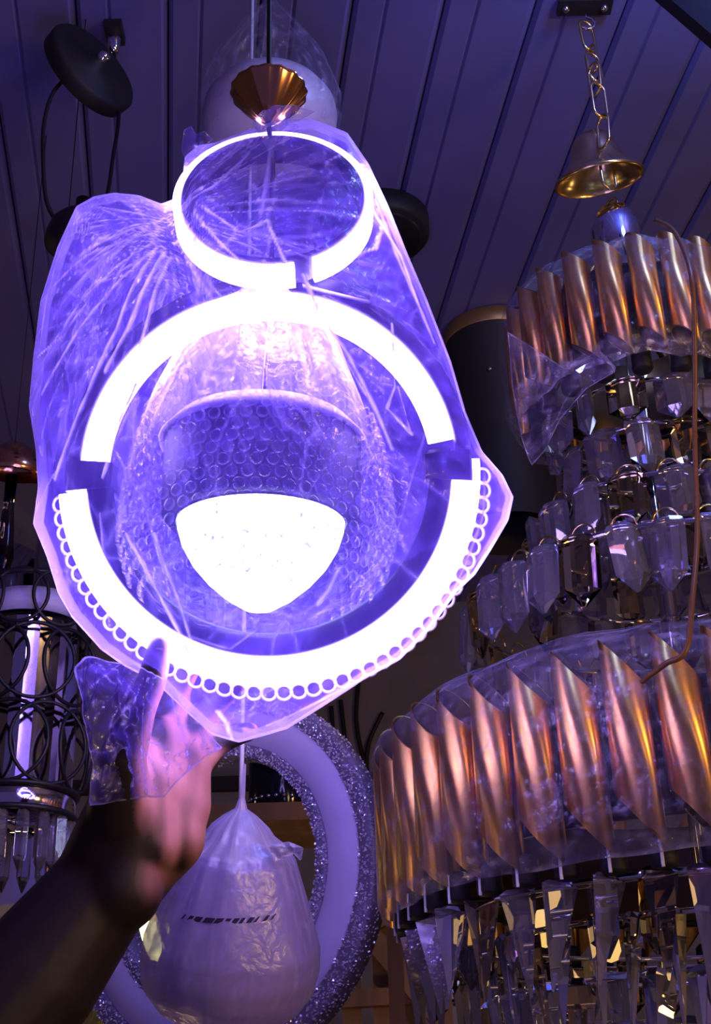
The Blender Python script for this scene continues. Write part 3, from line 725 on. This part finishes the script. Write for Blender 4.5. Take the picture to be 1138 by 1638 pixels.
for k in range(6): a = 2 * PI * (k + .2) / 6; place('bulb', cbm, (AXIS.x + .07 * math.cos(a), AXIS.y + .07 * math.sin(a), zu1 - .035), ch)
# brown flex hanging down the front
flex = smooth_path([P(1050, 352, 1.16), P(1080, 372, 1.10), P(1106, 440, 1.00), P(1112, 560, .99), P(1112, 700, .98), P(1116, 850, .93), P(1108, 960, .88), P(1098, 1040, .855), P(1065, 1062, .86), P(1028, 1090, .885)], 8)
b = MB(); b.tube(flex, 0.0019, 8); b.build('flex_cord', M['wirebrown'], ch, True)
# stretch film round the two bands
def cling(R, z0_, z1_, name, flare=0.0, seed=1, top_in=0.0):
    b = MB(); n_a, n_z = 260, 44; vs = []; fs = []; at = []
    for i in range(n_z + 1):
        t = i / n_z
        for k in range(n_a):
            a = 2 * PI * k / n_a
            nz = noise.fractal((math.cos(a) * 6 + seed, math.sin(a) * 6, t * 5 + seed), 1.0, 2.0, 4)
            z = z0_ + (z1_ - z0_) * t + .006 * noise.noise((math.cos(a) * 4, math.sin(a) * 4, seed + 9 * (t > .5)))
            e = max(0, (t - .70) / .30); e0 = max(0, (.12 - t) / .12)
            r = R + .004 * nz - top_in * e * e - .012 * e0
            vs.append((AXIS.x + r * math.cos(a), AXIS.y + r * math.sin(a), z))
            q = ridge(noise.noise((math.cos(a) * 9 + seed, math.sin(a) * 9, t * 16 + a * 3)) * 3.2, 6)
            q2 = ridge(noise.noise((math.cos(a) * 3 + seed, math.sin(a) * 3, t * 60)) * 3.2, 4)
            c = .35 * q * (.3 + max(0, nz)) + (.7 * q2 + .3 * q + .16) * min(1, 1.6 * max(e, e0)) + .12 * max(0, nz)
            at.append(min(1, c))
    for i in range(n_z):
        for k in range(n_a): fs.append((i * n_a + k, i * n_a + (k + 1) % n_a, (i + 1) * n_a + (k + 1) % n_a, (i + 1) * n_a + k))
    b.add(vs, fs, at); return b.build(name, M['cling'], ch, True)
cling(RL + .019, zl0 - .022, zl1 + .042, 'stretch_film', seed=2, top_in=.06)
cling(RU + .018, zu0 - .020, zu1 + .030, 'stretch_film', seed=5, top_in=.06)

fd = P(870, 640, 1.2)
def flap_fn(px, py, t):
    h = noise.fractal((px * .03, py * .03, 5), 1.0, 2.0, 4); q = ridge(noise.noise((px * .05 + py * .035, py * .01 - px * .012, 3)) * 3, 5)
    return P(px, py, 1.185 - .00035 * (px - 815) + .006 * h), min(1, .05 + .45 * q + .15 * max(0, h))
b = sheet((868, 640), [(812, 530), (820, 620), (834, 700), (850, 746), (872, 722), (896, 672), (938, 622), (990, 592), (960, 560), (905, 590), (860, 560)], flap_fn, 40, 120); b.build('film_flap', M['cling'], ch, True)
# ceiling bracket for the chain
bk = thing('ceiling_bracket', (AXIS.x, AXIS.y, H), 'flat dark metal bracket on the ceiling holding the brass chain', 'bracket')
b = MB(); b.box((AXIS.x, AXIS.y, H - .004), (1, 0, 0), (0, 1, 0), (0, 0, 1), .062, .022, .006); b.build('plate', M['blackmatte'], bk)
for s_ in (-1, 1):
    b = MB(); b.lathe([(.0001, -.004), (.003, -.0035), (.0045, -.001), (.0045, .001), (.0001, .001)], (AXIS.x + s_ * .022, AXIS.y, H - .0075), (0, 0, 1), 12); b.build('screw', M['chrome'], bk, True)

# ------------------------------------------------------------------ frosted cup lamp in foam wrap
CD = 1.02; CS = CD / F_PX
cb = P(362, 1622, CD); ctop = P(386, 1292, CD)
cup = thing('wrapped_cup_lamp', cb, 'frosted bell pendant wrapped in white packing film below the ring lamp', 'lamp')
ca = (ctop - cb).normalized(); clen = (ctop - cb).length
k_ = clen / 330.0
prof = [(0.5, 1), (92, 2), (118, 18), (136, 45), (143, 80), (141, 115), (129, 150), (115, 190), (102, 225), (92, 252), (80, 268), (58, 284), (46, 300), (28, 316), (10, 328), (5, 345), (3, 400)]
fine = []
for i in range(len(prof) - 1):
    for q in range(5):
        t = q / 5; fine.append(((prof[i][0] * (1 - t) + prof[i + 1][0] * t) * CS, (prof[i][1] * (1 - t) + prof[i + 1][1] * t) * k_))
fine.append((prof[-1][0] * CS, prof[-1][1] * k_))
b = MB(); b.lathe(fine, cb, ca, 140, lambda a, t: 1 + .02 * noise.noise((math.cos(a) * 2, math.sin(a) * 2, t * 5)) + .035 * t * math.sin(a * 11 + 3 * math.sin(2 * a)))
def cup_cr(p):
    q = p - cb; h = q.dot(ca) / clen; r = q - ca * q.dot(ca); a = math.atan2(r.dot(RT), r.dot(TC))
    return min(1, .5 * ridge(noise.noise((math.cos(a) * 8, math.sin(a) * 8, h * 2)) * 3, 4) * (.3 + h) + (.4 if h > .8 else 0))
fold_attr(b, cup_cr); b.build('packing_film', M['foam'], cup, True)
b = MB(); b.lathe([(60 * CS, .012 * 1), (105 * CS, .014), (112 * CS, .03), (100 * CS, .06), (84 * CS, .09), (60 * CS, .115), (30 * CS, .13), (8 * CS, .14), (.0005, .141)], cb, ca, 48, lambda a, t: 1 + .03 * math.cos(12 * a)); b.build('glass_shade', M['opal'], cup, True)
b = MB(); b.tube([ctop - ca * .01, P(388, 1180, CD), Vector((P(388, 1180, CD).x, P(388, 1180, CD).y, H))], .0018, 8); b.build('cord', M['white'], cup, True)
fl = sheet((470, 1362), [(430, 1352), (462, 1346), (486, 1356), (482, 1378), (470, 1366), (440, 1380)], lambda px, py, t: (P(px, py, CD - .035 + .006 * noise.noise((px * .1, py * .1, 2))), .5), 10, 40); fl.build('film_flap', M['foam'], cup, True)
# smudged dark print on the film
xs = [302, 312, 322, 338, 356, 372, 384, 396, 408, 420, 434, 446]; ws = [3, 7, 12, 16, 12, 8, 9, 6, 8, 4, 6, 3]
for x, w_ in zip(xs, ws):
    b = MB(); vs = []
    h0 = (1622 - 1437) / 330 * clen
    for i in range(4):
        for j in (0, 1):
            px = x + w_ * i / 3 + (3 if j else -3)
            off = (px - 376) / 126.0; ang = math.asin(max(-.98, min(.98, off)))
            e_out = (RT * math.sin(ang) + (TC - ca * TC.dot(ca)).normalized() * math.cos(ang))
            vs.append(cb + ca * (h0 + (4 if j else -4) * CS + (px - 376) * .00 ) + e_out * (120 * CS))
    b.add(vs, [(i * 2, i * 2 + 2, i * 2 + 3, i * 2 + 1) for i in range(3)]); b.build('print_mark', M['ink'], cup)

# ------------------------------------------------------------------ oval crystal ring lamp behind
OD = 1.28; OC = P(352, 1402, OD); osz = OD / F_PX
yaw = math.radians(30); eh = Vector((math.cos(yaw), -math.sin(yaw), 0)); ev = Vector((0, 0, 1)); on = Vector((-math.sin(yaw), -math.cos(yaw), 0))
RO = 290 * osz
oval = thing('crystal_ring_lamp', OC - ev * RO, 'big frosted hoop lamp edged with sparkling crystal chips, behind the wrapped bell pendant', 'lamp')
b = MB(); b.sweep(rprof(RO - .047, RO - .014, .018), OC, eh, ev, on, 0, 2 * PI, 120, True); b.build('frosted_band', M['frost'], oval, True)
for nm, r0, r1 in (('outer_rim', RO - .014, RO + .004), ('inner_rim', RO - .059, RO - .047)):
    b = MB(); b.sweep(rprof(r0, r1, .026), OC - on * .004, eh, ev, on, 0, 2 * PI, 120, True); rim = b.build(nm, M['chipbed'], oval, True)
    cpb = MB()
    for q in range(5200 if nm == 'outer_rim' else 3200):
        a = random.uniform(0, 2 * PI); d = eh * math.cos(a) + ev * math.sin(a)
        sd = random.random()
        if sd < .55: c = OC + d * random.uniform(r0, r1) + on * .0095
        elif sd < .8: c = OC + d * r1 + on * random.uniform(-.016, .009)
        else: c = OC + d * r0 + on * random.uniform(-.016, .009)
        s_ = random.uniform(.0009, .0019); ax1 = Vector((random.gauss(0, 1), random.gauss(0, 1), random.gauss(0, 1))).normalized(); ax2 = ax1.orthogonal().normalized(); ax3 = ax1.cross(ax2)
        cpb.add([c + ax1 * s_, c - ax1 * s_, c + ax2 * s_, c - ax2 * s_, c + ax3 * s_ * .6, c - ax3 * s_ * .6], [(0, 2, 4), (2, 1, 4), (1, 3, 4), (3, 0, 4), (2, 0, 5), (1, 2, 5), (3, 1, 5), (0, 3, 5)])
    cc = cpb.build('crystal_chips', M['chips'], rim); cc['kind'] = 'stuff'
b = MB(); tp = OC + ev * RO
b.tube([tp, Vector((tp.x, tp.y, H))], .0012, 6); b.build('suspension_wire', M['chrome'], oval, True)

# ------------------------------------------------------------------ bagged white dome lamp near the ceiling
DD = 1.34; dsz = DD / F_PX
dc = P(432, 196, DD)
dome = thing('bagged_dome_lamp', dc - Vector((0, 0, .04)), 'white dome lamp in a clear bag hanging behind the copper canopy', 'lamp')
b = MB(); Rd = 108 * dsz
b.lathe([(.0001, -.052), (Rd * .45, -.049), (Rd * .8, -.036), (Rd * .97, -.014), (Rd, .006), (Rd * .98, .016), (Rd * .85, .030), (Rd * .5, .040), (.012, .043), (.010, .07), (.0001, .07)], dc, (0, 0, 1), 64); b.build('dome', M['opal'], dome, True)
b = MB()
fp = [(Rd * .95, -.03), (Rd * 1.06, .0), (Rd * 1.05, .03), (Rd * .9, .065), (Rd * .6, .105), (Rd * .35, .135), (Rd * .12, .16), (.004, .18)]
fine = []
for i in range(len(fp) - 1):
    for q in range(6): t = q / 6; fine.append(tuple(fp[i][j] * (1 - t) + fp[i + 1][j] * t for j in (0, 1)))
fine.append(fp[-1])
b.lathe(fine, dc, (0, 0, 1), 120, lambda a, t: 1 + .06 * t * math.sin(13 * a) + .03 * noise.noise((math.cos(a) * 3, math.sin(a) * 3, t * 4)))
fold_attr(b, lambda p: min(1, .5 * ridge(noise.noise(((p - dc).x * 60, (p - dc).y * 60, (p - dc).z * 25)) * 3, 6)))
b.build('bag', M['cling'], dome, True)
b = MB(); b.tube([dc + Vector((0, 0, .05)), Vector((dc.x, dc.y, H))], .002, 6); b.build('cord', M['cable'], dome, True)
b = MB(); b.box((dc.x, dc.y, H - .004), (1, 0, 0), (0, 1, 0), (0, 0, 1), .075, .022, .007); b.build('bracket', M['blackmatte'], dome)

# ------------------------------------------------------------------ black canopy plate with its looped cable, and black shades
pc = P(144, 112, 1.50)
pl = thing('black_canopy_plate', pc, 'round black canopy plate hanging askew from the ceiling with a looped cable', 'canopy')
pa = ((RT * .83 + UP * .55) * .89 + TC * .45).normalized()
b = MB(); b.lathe([(.0001, -.013), (.050, -.013), (.056, -.010), (.057, .006), (.054, .010), (.010, .011), (.007, .018), (.0001, .018)], pc, pa, 48); b.build('disc', M['blackmatte'], pl, True)
b = MB(); b.lathe([(.0001, .0), (.004, 0), (.006, .004), (.006, .016), (.0001, .018)], pc + pa * .011, pa, 16); b.build('gland', M['chrome'], pl, True)
b = MB(); b.tube(smooth_path([P(112, 118, 1.48), P(84, 150, 1.46), P(70, 200, 1.44), P(69, 260, 1.42), P(74, 320, 1.41), P(88, 352, 1.41)], 8), .0022, 8); b.build('looped_cable', M['cable'], pl, True)
bs = ray_z(184, 46, H)
wb = thing('cable_clip', bs, 'small metal ceiling clip with a black cable beside the black plate', 'clip')
b = MB(); b.box(bs + Vector((0, 0, -.006)), (1, 0, 0), (0, 1, 0), (0, 0, 1), .02, .03, .012); b.build('plate', M['blackmatte'], wb)
b = MB(); b.lathe([(.0001, -.03), (.006, -.028), (.008, -.01), (.006, 0)], bs + Vector((0, 0, -.008)), (0, 0, 1), 12); b.build('gland', M['chrome'], wb, True)
b = MB(); q0 = bs + Vector((0, 0, -.03)); b.tube(smooth_path([q0, P(190, 180, 1.50), P(181, 250, 1.46), P(172, 310, 1.44), P(160, 345, 1.42)], 8), .0022, 8); b.build('cable', M['cable'], wb, True)
def shade(px, py, d, R_px, h_px, label, hang=True):
    c = P(px, py, d); s_ = d / F_PX; R = R_px * s_; h = h_px * s_
    t = thing('black_dome_shade', c, label, 'lamp')
    pf = [(R, 0), (R * 1.01, .003), (R * .98, h * .3), (R * .88, h * .6), (R * .66, h * .85), (R * .3, h * .98), (.008, h), (.008, h + .02), (.0001, h + .02)]
    pf2 = [(R * .985, .001), (R * .95, h * .28), (R * .85, h * .58), (R * .63, h * .82), (.0001, h * .95)]
    b = MB(); b.lathe(pf, c, (0, 0, 1), 48); b.build('shade', M['black'], t, True)
    b = MB(); b.lathe(pf2, c, (0, 0, 1), 48); b.build('shade_lining', M['blackmatte'], t, True)
    if hang: b = MB(); b.tube([c + Vector((0, 0, h + .015)), (c.x, c.y, H)], .0022, 8); b.build('cable', M['cable'], t, True)
shade(128, 392, 1.40, 56, 60, 'black dome lamp shade behind the upper left of the bag', False)
fc = ray_z(608, 352, H); fs_ = (fc - CAM).dot(FW) / F_PX
fm = thing('black_flush_lamp', fc, 'round black flush ceiling lamp beside the right edge of the small ring', 'lamp')
b = MB(); Rf = 78 * fs_; b.lathe([(.0001, -.032), (Rf * .93, -.032), (Rf, -.026), (Rf, .0), (.0001, .0)], fc, (0, 0, 1), 56); b.build('body', M['blackmatte'], fm, True)
b = MB(); b.lathe([(.0001, -.036), (Rf * .80, -.036), (Rf * .84, -.0325)], fc, (0, 0, 1), 56); b.build('cover', M['black'], fm, True)
# black drum lamp with gold band
gd = ray_z(790, 545, H - .015); gs = (gd - CAM).dot(FW) / F_PX
dr = thing('black_drum_lamp', gd - Vector((0, 0, .34)), 'dark drum pendant with a dull gold band, between bag and chandelier', 'lamp')
b = MB(); Rg = 78 * gs; b.lathe([(Rg * .97, -.34), (Rg * .98, -.012), (Rg, -.011), (Rg * .97, -.012), (.0001, -.012)], gd, (0, 0, 1), 56); b.build('drum', M['blackmatte'], dr, True)
b = MB(); b.lathe([(Rg, -.012), (Rg * 1.02, -.010), (Rg * 1.02, .012), (Rg, .014), (.0001, .014)], gd, (0, 0, 1), 56); b.build('gold_band', principled('dull_gold', (.55, .33, .12), .45, .8, noise_amt=.1), dr, True)
b = MB(); b.sphere(gd + Vector((0, 0, -.10)) + tocam * Rg, .004, 10, 6); b.build('indicator_stud', M['chrome'], dr, True)

# ------------------------------------------------------------------ wire-ring lamp at the left edge
GD = 1.18; gsz = GD / F_PX
gx = P(38, 1150, GD)
cage = thing('wire_ring_lamp', Vector((gx.x, gx.y, z_for(gx.x, gx.y, 1400))), 'mirrored cylinder lamp with black wire circles at the left edge', 'lamp')
def zg(py): return z_for(gx.x, gx.y, py)
Rg = 84 * gsz; g0 = Vector((gx.x, gx.y, 0))
b = MB(); b.lathe([(Rg, zg(1272)), (Rg, zg(1005)), (Rg * .98, zg(1004)), (Rg * .98, zg(1272))], g0, (0, 0, 1), 56); b.build('glass_cylinder', M['thin_glass'], cage, True)
b = MB(); b.lathe([(.0001, zg(1270)), (Rg * .72, zg(1268)), (Rg * .72, zg(1010)), (.0001, zg(1008))], g0, (0, 0, 1), 20); b.build('mirror_core', M['chrome'], cage)
b = MB(); b.lathe([(Rg * .3, zg(1000)), (Rg * 1.0, zg(1004)), (Rg * 1.06, zg(985)), (Rg * .9, zg(965)), (.01, zg(958))], g0, (0, 0, 1), 48); b.build('top_cap', M['opal'], cage, True)
b = MB(); b.lathe([(Rg * 1.05, zg(1312)), (Rg * 1.08, zg(1308)), (Rg * 1.08, zg(1278)), (Rg * 1.05, zg(1274)), (Rg * .9, zg(1276)), (Rg * .9, zg(1310)), (Rg * 1.05, zg(1312))], g0, (0, 0, 1), 56); b.build('bottom_band', M['chrome'], cage, True)
for py in (1275, 1312, 948):
    b = MB(); b.tube([g0 + Vector((Rg * 1.1 * math.cos(2 * PI * k / 48), Rg * 1.1 * math.sin(2 * PI * k / 48), zg(py))) for k in range(48)], .0028, 6, True); b.build('hoop', M['cable'], cage, True)
for row, (py, rr) in enumerate(((985, 46), (1085, 62), (1210, 64))):
    for k in range(9):
        a = -PI / 2 + (k - 4 + .5 * (row % 2)) * 2 * PI / 9
        o = Vector((math.cos(a), math.sin(a), 0)); tt = Vector((-math.sin(a), math.cos(a), 0)); c = g0 + o * Rg * 1.1 + Vector((0, 0, zg(py)))
        b = MB(); b.tube([c + tt * (rr * gsz * math.cos(2 * PI * q / 32)) + Vector((0, 0, rr * gsz * math.sin(2 * PI * q / 32))) for q in range(32)], .0018, 6, True); b.build('wire_circle', M['cable'], cage, True)
for k in range(16):
    a = 2 * PI * k / 16; me = prism('pendant_crystal', .018, .010, .05, M['glass']) if k == 0 else me
    place('pendant_crystal', me, g0 + Vector((Rg * .95 * math.cos(a), Rg * .95 * math.sin(a), zg(1316))), cage, (0, 0, a))
b = MB(); b.tube([g0 + Vector((0, 0, zg(960))), g0 + Vector((0, 0, H))], .0006, 6); b.build('cable', M['cable'], cage, True)

# copper-capped glass pendant at the left edge
c0 = P(18, 770, 1.5); cs = 1.5 / F_PX
cp_ = thing('copper_cap_lamp', c0 - Vector((0, 0, .15)), 'copper-capped glass pendant at the left edge above the wire-circle lamp', 'lamp')
b = MB(); b.lathe([(.036, .0), (.038, .003), (.036, .016), (.028, .032), (.014, .044), (.006, .048), (.0001, .05)], c0, (0, 0, 1), 48); b.build('cap', M['copper'], cp_, True)
b = MB(); b.lathe([(.034, -.145), (.034, 0), (.0325, 0), (.0325, -.145), (.034, -.145)], c0, (0, 0, 1), 48); b.build('glass_shade', M['thin_glass'], cp_, True)
b = MB(); b.lathe([(.0001, -.11), (.008, -.105), (.011, -.09), (.009, -.07), (.006, -.04), (.006, 0), (.0001, 0)], c0, (0, 0, 1), 20); b.build('bulb', M['amber'], cp_, True)
b = MB(); b.tube([c0 + Vector((0, 0, .045)), (c0.x, c0.y, H)], .0006, 6); b.build('cable', M['cable'], cp_, True)

# frosted grey pendant low at the left
q0 = P(78, 1420, 1.6); 
fg = thing('frosted_cone_lamp', q0, 'pale frosted cone shade half hidden behind the forearm', 'lamp')
s_ = 1.6 / F_PX
b = MB(); b.lathe([(95 * s_, -.03), (92 * s_, .0), (70 * s_, .04), (42 * s_, .065), (16 * s_, .078), (.0001, .079)], q0, (0, 0, 1), 40); b.build('shade', M['frost'], fg, True)
b = MB(); b.lathe([(.012, .078), (.012, .105), (.004, .11), (.0001, .11)], q0, (0, 0, 1), 20); b.build('holder', M['blackmatte'], fg, True)
b = MB(); b.tube([q0 + Vector((0, 0, .105)), (q0.x, q0.y, H)], .0006, 6); b.build('cord', M['cable'], fg, True)

# yellow crystal cluster behind the forearm
yc = P(236, 1496, 1.48); s_ = 1.48 / F_PX
yl = thing('yellow_crystal_lamp', yc - Vector((0, 0, .14)), 'cluster lamp of lemon yellow crystals showing between forearm and wrapped pendant', 'lamp')
lm = prism('yellow_crystal', .022, .012, .06, M['lemon'])
for k in range(60):
    a = random.uniform(0, 2 * PI); r = random.uniform(.03, .075); z = random.uniform(-.11, .06)
    place('yellow_crystal', lm, yc + Vector((r * math.cos(a), r * math.sin(a), z + .03)), yl, (random.uniform(-.4, .4), random.uniform(-.4, .4), a))
b = MB(); b.lathe([(.0001, -.09), (.012, -.09), (.012, .08), (.06, .085), (.06, .095), (.0001, .1)], yc, (0, 0, 1), 30); b.build('frame', M['brass'], yl, True)
b = MB(); b.lathe([(.0001, -.03), (.012, -.028), (.02, -.008), (.016, .012), (.0001, .02)], yc, (0, 0, 1), 20); b.build('bulb', principled('yellow_bulb', (.9, .9, .5), .4, emit=(1.0, .9, .35), es=5.0), yl, True)
b = MB(); b.tube([yc + Vector((0, 0, .1)), (yc.x, yc.y, H)], .0006, 6); b.build('cable', M['cable'], yl, True)

# dark glossy lamp and shelf board seen through the hoop lamp
g1 = P(452, 1252, 1.75); s_ = 1.75 / F_PX
dk = thing('glossy_cylinder_lamp', g1 - Vector((0, 0, .045)), 'dark glossy cylinder standing on the shelf inside the hoop lamp', 'lamp')
b = MB(); b.lathe([(.0001, -.040), (52 * s_, -.040), (54 * s_, -.036), (54 * s_, .075), (50 * s_, .08), (.0001, .08)], g1, (0, 0, 1), 48); b.build('body', principled('glossy_black', (.01, .01, .02), .08, noise_amt=.2), dk, True)
for k in range(12):
    a = -PI / 2 + (k - 5.5) * .22
    b = MB(); b.sphere(g1 + Vector((56 * s_ * math.cos(a), 56 * s_ * math.sin(a), -.028)), .0032, 8, 6); b.build('stud', M['chrome'], dk, True)
sb = thing('shelf_board', g1 - Vector((0, 0, .058)), 'narrow brown shelf board carrying the dark glossy cylinder', 'shelf')
b = MB(); b.box(g1 + Vector((-.02, .02, -.052)), (1, 0, 0), (0, 1, 0), (0, 0, 1), .42, .16, .022); b.build('board', M['wood'], sb)
for dx in (-.18, .14):
    b = MB(); b.box(g1 + Vector((dx, .09, -.20)), (1, 0, 0), (0, 1, 0), (0, 0, 1), .02, .02, .28); b.build('upright', M['wood'], sb)

# ------------------------------------------------------------------ wooden rack at the bottom, box and case
WD = 2.2; ws = WD / F_PX
def WP(px, py, dz=0): return P(px, py, WD) + Vector((0, dz, 0))
rk = thing('wooden_rack', Vector((WP(640, 1560).x, WP(640, 1560).y, 0)), 'raw timber rack with diagonal braces against the back wall', 'rack')
def beam(name, a, b_, wdt, th):
    d = (b_ - a); ln = d.length; d.normalize(); up = Vector((0, 1, 0)); sd_ = d.cross(up).normalized(); up = sd_.cross(d)
    mb = MB(); mb.box((a + b_) / 2, d, sd_, up, ln, wdt, th); return mb.build(name, M['wood'], rk)
def vpt(px, py): 
    p = WP(px, py); return p
yb = WP(640, 1500).y
def YP(px, py, y=yb):
    d = FW + RT * ((px - CX) / F_PX) - UP * ((py - CY) / F_PX); return CAM + d * (y / d.y)
beam('top_rail', YP(540, 1462), YP(705, 1456), .034, .03)
beam('middle_rail', YP(540, 1518), YP(705, 1510), .026, .03)
beam('lower_rail', YP(540, 1600), YP(705, 1590), .026, .03)
beam('diagonal_brace', YP(588, 1492, yb - .03), YP(705, 1628, yb - .03), .034, .02)
beam('diagonal_brace', YP(588, 1480, yb - .03), YP(690, 1430, yb - .03), .028, .02)
for px in (560, 608, 655):
    a = YP(px, 1450, yb + .03); beam('upright', a, Vector((a.x, a.y, 0.02)), .03, .03)
a = YP(700, 1462, yb - .02); beam('post', a, Vector((a.x, a.y, 0.02)), .03, .04)
bx0 = YP(752, 1585, yb + .02)
sh = thing('metal_shelf', bx0 - Vector((0, 0, .02)), 'dark shelf plate on the rack under the chandelier crystals', 'shelf')
b = MB(); b.box(YP(768, 1562, yb), (1, 0, 0), (0, 1, 0), (0, 0, 1), .12, .12, .012); b.build('plate', M['blackmatte'], sh)
b = MB(); b.box(YP(768, 1562, yb) + Vector((.0, .055, -.05)), (1, 0, 0), (0, 1, 0), (0, 0, 1), .12, .01, .10); b.build('back_plate', M['grey'], sh)
cx = thing('carton', YP(755, 1598, yb - .02), 'small white carton with a red print panel under the dark shelf', 'box')
b = MB(); b.box(YP(752, 1588, yb), (1, 0, 0), (0, 1, 0), (0, 0, 1), .10, .06, .034); b.build('body', M['white'], cx)
b = MB(); b.box(YP(776, 1584, yb - .0312), (1, 0, 0), (0, 1, 0), (0, 0, 1), .034, .002, .022); b.build('red_panel', M['red'], cx)
b = MB(); cg = YP(765, 1622, yb); b.box(cg, (1, 0, 0), (0, 1, 0), (0, 0, 1), .085, .06, .040)
gc = thing('grey_case', cg - Vector((0, 0, .02)), 'plain grey case below the white and red carton', 'box')
b.build('body', M['grey'], gc); b = MB(); b.box(cg + Vector((0, -.031, .012)), (1, 0, 0), (0, 1, 0), (0, 0, 1), .08, .003, .004); b.build('lid_seam', M['blackmatte'], gc)

# loose cables on the back wall
yw = YW - .012
for i, pts in enumerate(([(545, 1120), (552, 1180), (560, 1240), (566, 1300)], [(575, 1080), (570, 1150), (582, 1215), (600, 1260)], [(612, 1140), (590, 1190), (588, 1240), (604, 1280), (622, 1290)], [(530, 1130), (536, 1200), (548, 1260), (560, 1330)])):
    nm = ['straight black wall cable, second one from the crystal hoop', 'bowed black cable running down the dark wall', 'hooked black cable curling beside the lower gold band', 'black wall cable closest to the crystal hoop lamp'][i]
    b = MB(); b.tube(smooth_path([YP(x, y, yw) for x, y in pts], 8), .005, 8)
    tag(b.build('wall_cable', M['cable'], None, True), nm, 'cable', 'cables on the back wall')
tr = thing('wall_batten', YP(560, 1245, yw), 'dark horizontal batten across the back wall', 'batten')
b = MB(); b.box(YP(580, 1248, yw), (1, 0, 0), (0, 1, 0), (0, 0, 1), 1.4, .02, .03); b.build('strip', M['blackmatte'], tr)

# dark bar in the upper right corner
d0 = P(1070, -22, 1.2); d1 = P(1190, 80, 1.15)
br = thing('black_lamp_bar', d0, 'black bar of another lamp cutting the upper right corner', 'lamp')
b = MB(); dd = (d1 - d0).normalized(); ss = dd.cross(FW).normalized(); b.box((d0 + d1) / 2 - ss * -.0, dd, ss, dd.cross(ss), (d1 - d0).length * 1.6, .026, .02); b.build('bar', M['black'], br)
b = MB(); b.tube([(d0 + d1) / 2, Vector(((d0 + d1).x / 2, (d0 + d1).y / 2, H))], .002, 6); b.build('suspension_wire', M['cable'], br)
